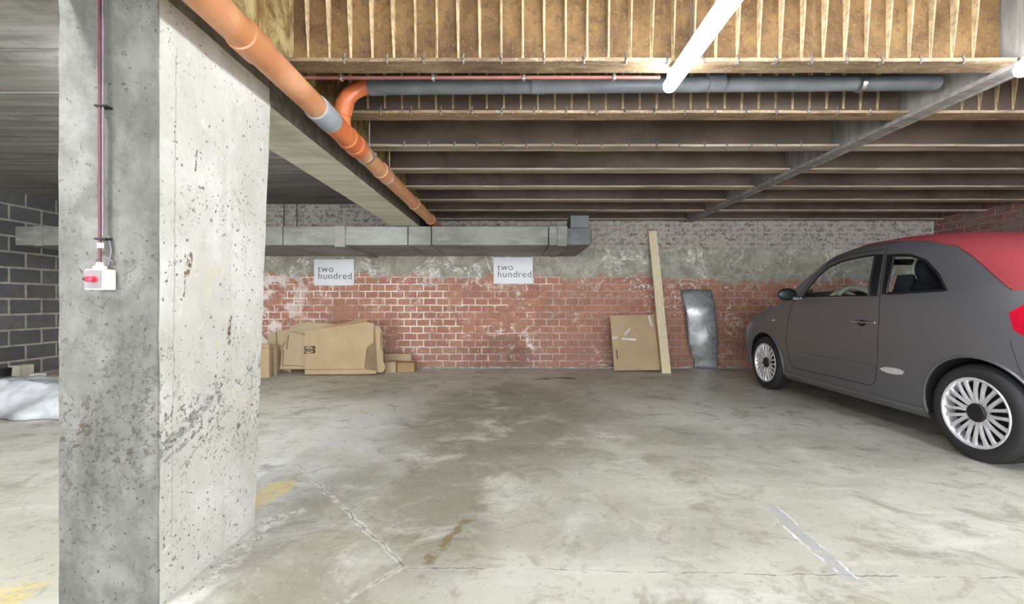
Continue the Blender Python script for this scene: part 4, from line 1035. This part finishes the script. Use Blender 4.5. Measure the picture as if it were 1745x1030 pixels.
# cabin
b = bmesh.new(); box(b, -.70, .70, CARU-3.0, CARU-1.0, .30, .34); box(b, -.70,.70, CARU-1.30, CARU-.98, .60, .93, bev=.04); box(b, -.66,.66, CARU-3.1, CARU-2.75, .6, .98, bev=.04); cobj('cabin_tub', b, BLK)
b = bmesh.new(); tube(b, [cp(1.33, x, .90+.035*math.cos(x*2.2)) for x in [-.66+.12*i for i in range(12)]], .055, 14); cobj('dashboard', b, IVORY, None, True, 60, 'ivory dashboard')
sx = -.36; ctr = cp(1.50, sx, .935); tilt = Vector((0,-math.cos(.42), math.sin(.42))); e1 = Vector((1,0,0)); e2 = Vector((0, math.sin(.42), math.cos(.42)))
b = bmesh.new(); tube(b, [ctr+(e1*math.cos(a)+e2*math.sin(a))*.178 for a in [2*PI*k/40 for k in range(40)]], .016, 12, closed=True)
for a in (0.1, PI-.1, -PI/2): tube(b, [ctr+(e1*math.cos(a)+e2*math.sin(a))*.04, ctr+(e1*math.cos(a)+e2*math.sin(a))*.172], .012, 8)
cobj('steering_wheel', b, IVORY, None, True, 60, 'ivory steering wheel')
b = bmesh.new(); lathe(b, [(0,.012),(.055,.008),(.06,-.01),(0,-.02)], ctr, tilt, 24); tube(b, [ctr, ctr-tilt*.25], .025, 10); cobj('steering_hub', b, BLK)
b = bmesh.new(); tube(b, [ctr-tilt*.09+(e1*math.cos(a)*.16+Vector((0,.12,.02))+Vector((0,0,1))*math.sin(a)*.14) for a in [PI*k/14 for k in range(15)]], .018, 10); cobj('instrument_cowl', b, IVORY)
def seat(x, u):
    b = bmesh.new(); box(b, x-.25, x+.25, CARU-u-.02, CARU-u+.48, .42, .58, bev=.05); s_ = cobj('seat', b, SEATB)
    b = bmesh.new(); prism(b, [cp(u-.0, x-.24, .52), cp(u+.12, x-.24, .52), cp(u+.26, x-.2, 1.14), cp(u+.17, x-.2, 1.14)], Vector((.44,0,0))); bmesh.ops.bevel(b, geom=b.edges[:], offset=.03, segments=3, affect='EDGES'); cobj('seat_back', b, SEATB, s_)
    b = bmesh.new(); prism(b, [cp(u-.02, x-.21, .55), cp(u+.02, x-.21, .55), cp(u+.185, x-.18, 1.13), cp(u+.145, x-.18, 1.13)], Vector((.38,0,0))); bmesh.ops.bevel(b, geom=b.edges[:], offset=.015, segments=2, affect='EDGES'); cobj('seat_facing', b, IVORY, s_, label='ivory seat facing')
    b = bmesh.new(); lathe(b, [(0,-.05),(.09,-.05),(.125,-.03),(.13,0),(.125,.03),(.09,.05),(0,.05)], cp(u+.25, x, 1.22), Vector((0,1,.15)), 28); cobj('headrest', b, SEATB, s_, True, 60)
    b = bmesh.new(); lathe(b, [(0,.0),(.11,.0),(.125,.012),(.11,.03),(0,.034)], cp(u+.205, x, 1.22), Vector((0,1,.15)), 28); cobj('headrest_face', b, IVORY, s_, label='ivory headrest face')
seat(-.36, 2.02); seat(.36, 2.02)
for x in (-.3, .3):
    b = bmesh.new(); lathe(b, [(0,-.04),(.10,-.03),(.11,0),(.10,.03),(0,.04)], cp(2.78, x, 1.08), Vector((0,1,.15)), 24); cobj('rear_headrest', b, SEATB, None, True, 60)
b = bmesh.new(); box(b, -.5,.5, CARU-2.85, CARU-2.70, .5, 1.0, bev=.04); cobj('rear_bench', b, SEATB)
b = bmesh.new(); tube(b, [cp(1.52, -.12, 1.33), cp(1.52, .12, 1.33)], .028, 12); tube(b, [cp(1.50, 0, 1.33), cp(1.44, 0, 1.37)], .008, 8); cobj('rear_view_mirror', b, BLK)
